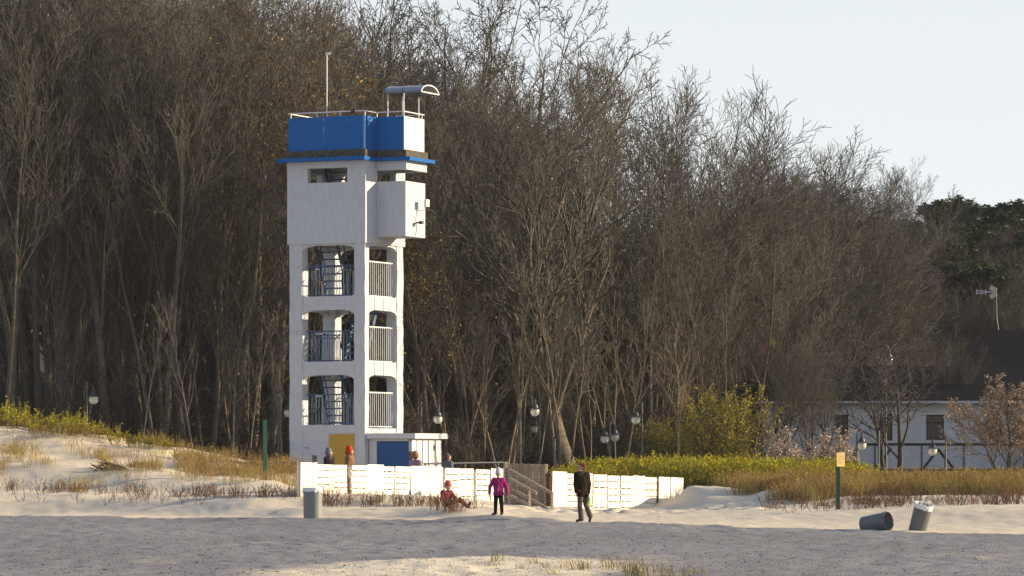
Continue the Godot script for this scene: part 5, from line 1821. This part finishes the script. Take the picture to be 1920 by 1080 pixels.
		o.transform = Transform3D(Basis(Vector3.UP, rng.randf() * TAU).scaled(Vector3.ONE * q[2] * 0.85), ground(q[0], q[1]))
		tag(o, "dry brown twig tuft, %s from the left on the right dune's foot" % ORDINALS[nth], "tuft", "dry tufts on the right dune")
	var loose := func() -> Variant:
		var px := rng.randf_range(-40, 900)
		return ground(px, edge_distance(px) + rng.randf_range(3.2, 7.0))
	var wisp := twig_tuft(320, 5, 0.35, 0.25, Color(0.13, 0.08, 0.05)).mesh()
	strew(wisp, "dry_stalks", "single dry stalks scattered over the left sand bank", "stalks", 200, loose, 0.5, 1.1)
	var loose2 := func() -> Variant:
		return ground(rng.randf_range(1440, 1990), rng.randf_range(103.5, 112.0))
	strew(wisp, "dry_stalks", "single dry stalks scattered over the right dune's foot", "stalks", 200, loose2, 0.5, 1.2)
	# brush piles
	var pile := MB.new()
	pile.colored = true
	var g := RandomNumberGenerator.new(); g.seed = 9
	for k in 70:
		var f := g.randf_range(-1, 1)
		var o := Vector3(f * 0.5, g.randf() * 0.28 * (1.0 - f * f * 0.7), g.randf_range(-0.25, 0.25))
		var d := Vector3(g.randf_range(0.4, 1), g.randf_range(-0.5, 0.1), g.randf_range(-0.3, 0.3)).normalized() * g.randf_range(0.12, 0.3)
		pile.tint = Color(0.22, 0.14, 0.085) * g.randf_range(0.35, 1.2); pile.tint.a = 1
		pile.tube(PackedVector3Array([o - d, o, o + d + Vector3(0, -0.04, 0)]), PackedFloat32Array([0.012, 0.014, 0.006]), 4)
	var bp := part("brush_pile", pile, M.leaf)
	bp.position = ground(207, 120.4) + Vector3(0, -0.02, 0)
	tag(bp, "heap of dry brown roots and grass on the left dune's slope", "brush pile")
	var bp2 := part("brush_pile", pile, M.leaf)
	bp2.transform = Transform3D(Basis(Vector3.UP, 0.6).scaled(Vector3(0.7, 0.7, 0.7)), ground(262, 123.0))
	tag(bp2, "low brown heap just under the green bushes of the left dune", "brush pile")
	# marram grass in front
	var marram := clump(330, 26, 0.34, 0.16, 0.006, 0.9, Color(0.15, 0.14, 0.04), Color(0.34, 0.27, 0.12), 0.8).mesh()
	nth = -1
	for q in by_px([[932, 61.6, 0.75], [920, 60.8, 0.5], [1000, 61.4, 0.6], [1022, 60.6, 0.55], [1058, 60.9, 0.55], [1082, 60.0, 0.95], [1096, 60.6, 0.7], [1143, 60.9, 1.0], [1150, 60.2, 0.7], [1178, 59.6, 0.9], [1192, 59.2, 1.1], [1202, 59.0, 1.05], [1236, 59.6, 0.8], [1252, 58.7, 0.8], [1288, 58.9, 0.7], [1312, 58.6, 0.7], [975, 60.4, 0.45], [1036, 59.0, 0.6], [885, 58.8, 0.4]]):
		nth += 1
		var o := part("marram_tuft", marram, M.leaf)
		o.transform = Transform3D(Basis(Vector3.UP, rng.randf() * TAU).scaled(Vector3.ONE * q[2]), ground(q[0], q[1]))
		tag(o, "short marram tuft, %s from the left on the pale nearest sand" % ORDINALS[nth], "grass tuft", "marram tufts on the nearest sand")
	# pebbles and shell bits on the grey sand
	var peb := MB.new()
	peb.colored = true
	peb.ball(Vector3.ZERO, Vector3(1, 0.55, 0.8), 4, 6)
	var stone := peb.mesh()
	var xf := []
	var cols := []
	for k in 13000:
		var px := rng.randf_range(-60, 1980)
		var d := 57.5 + pow(rng.randf(), 1.15) * 54.0
		if d > edge_distance(px) + (0.6 if rng.randf() < 0.8 else 5.0): continue
		var s := rng.randf_range(0.004, 0.012) * (1.8 if rng.randf() < 0.06 else 1.0)
		var a := rng.randf() * TAU
		xf.append(Transform3D(Basis(Vector3.UP, a).scaled(Vector3(s * 2.2, s * 0.75, s * 2.2)), ground(px, d) + Vector3(0, s * 0.1, 0)))
		var v := rng.randf_range(0.17, 0.34)
		var pick := rng.randf()
		if pick < 0.04: v = rng.randf_range(0.04, 0.1)
		elif pick < 0.2: v = rng.randf_range(0.4, 0.65)
		cols.append(Color(v, v * 0.96, v * 0.90))
	scatter("pebbles", stone, M.tinted, xf, cols, "small pebbles, sand clods and shells scattered over the grey beach sand", "pebbles")


func _ready() -> void:
	# camera: long lens held level near the ground, shifted up
	var cam := Camera3D.new()
	cam.name = "camera"
	cam.position = Vector3(0, EYE, 0)
	cam.near = 1.0
	cam.far = 3000.0
	cam.projection = Camera3D.PROJECTION_FRUSTUM
	cam.size = 1080.0 / F
	cam.frustum_offset = Vector2(0, (HY - 540.0) / F)
	cam.current = true
	add_child(cam)
	# sky
	var sky := ProceduralSkyMaterial.new()
	sky.sky_top_color = Color(0.33, 0.49, 0.76)
	sky.sky_horizon_color = Color(0.97, 0.99, 0.985)
	sky.sky_curve = 0.5
	sky.ground_bottom_color = Color(0.35, 0.34, 0.32)
	sky.ground_horizon_color = Color(0.6, 0.62, 0.62)
	sky.sun_angle_max = 60.0
	sky.sun_curve = 0.25
	sky.energy_multiplier = 0.515
	var s := Sky.new()
	s.sky_material = sky
	var env := Environment.new()
	env.background_mode = Environment.BG_SKY
	env.sky = s
	env.tonemap_mode = Environment.TONE_MAPPER_LINEAR
	env.tonemap_exposure = 1.96
	env.fog_enabled = true
	env.fog_density = 0.00010
	env.fog_light_color = Color(0.93, 0.95, 0.98)
	env.sdfgi_enabled = true
	env.ssao_enabled = true
	env.ssil_enabled = true
	var we := WorldEnvironment.new()
	we.name = "world_environment"
	we.environment = env
	add_child(we)
	# low evening sun, right and behind
	var sun := DirectionalLight3D.new()
	sun.name = "sun"
	var az := deg_to_rad(9.0)
	var el := deg_to_rad(16.5)
	sun.look_at_from_position(Vector3(cos(az) * cos(el), sin(el), -sin(az) * cos(el)) * 50.0, Vector3.ZERO)
	sun.light_color = Color(1.0, 0.90, 0.75)
	sun.light_energy = 1.6
	sun.light_angular_distance = 0.5
	sun.shadow_enabled = true
	add_child(sun)

	rng.seed = 20
	materials()
	build_terrain()
	tower()
	house()
	forest()
	fences()
	lamps()
	vegetation()
	bins()
	people()
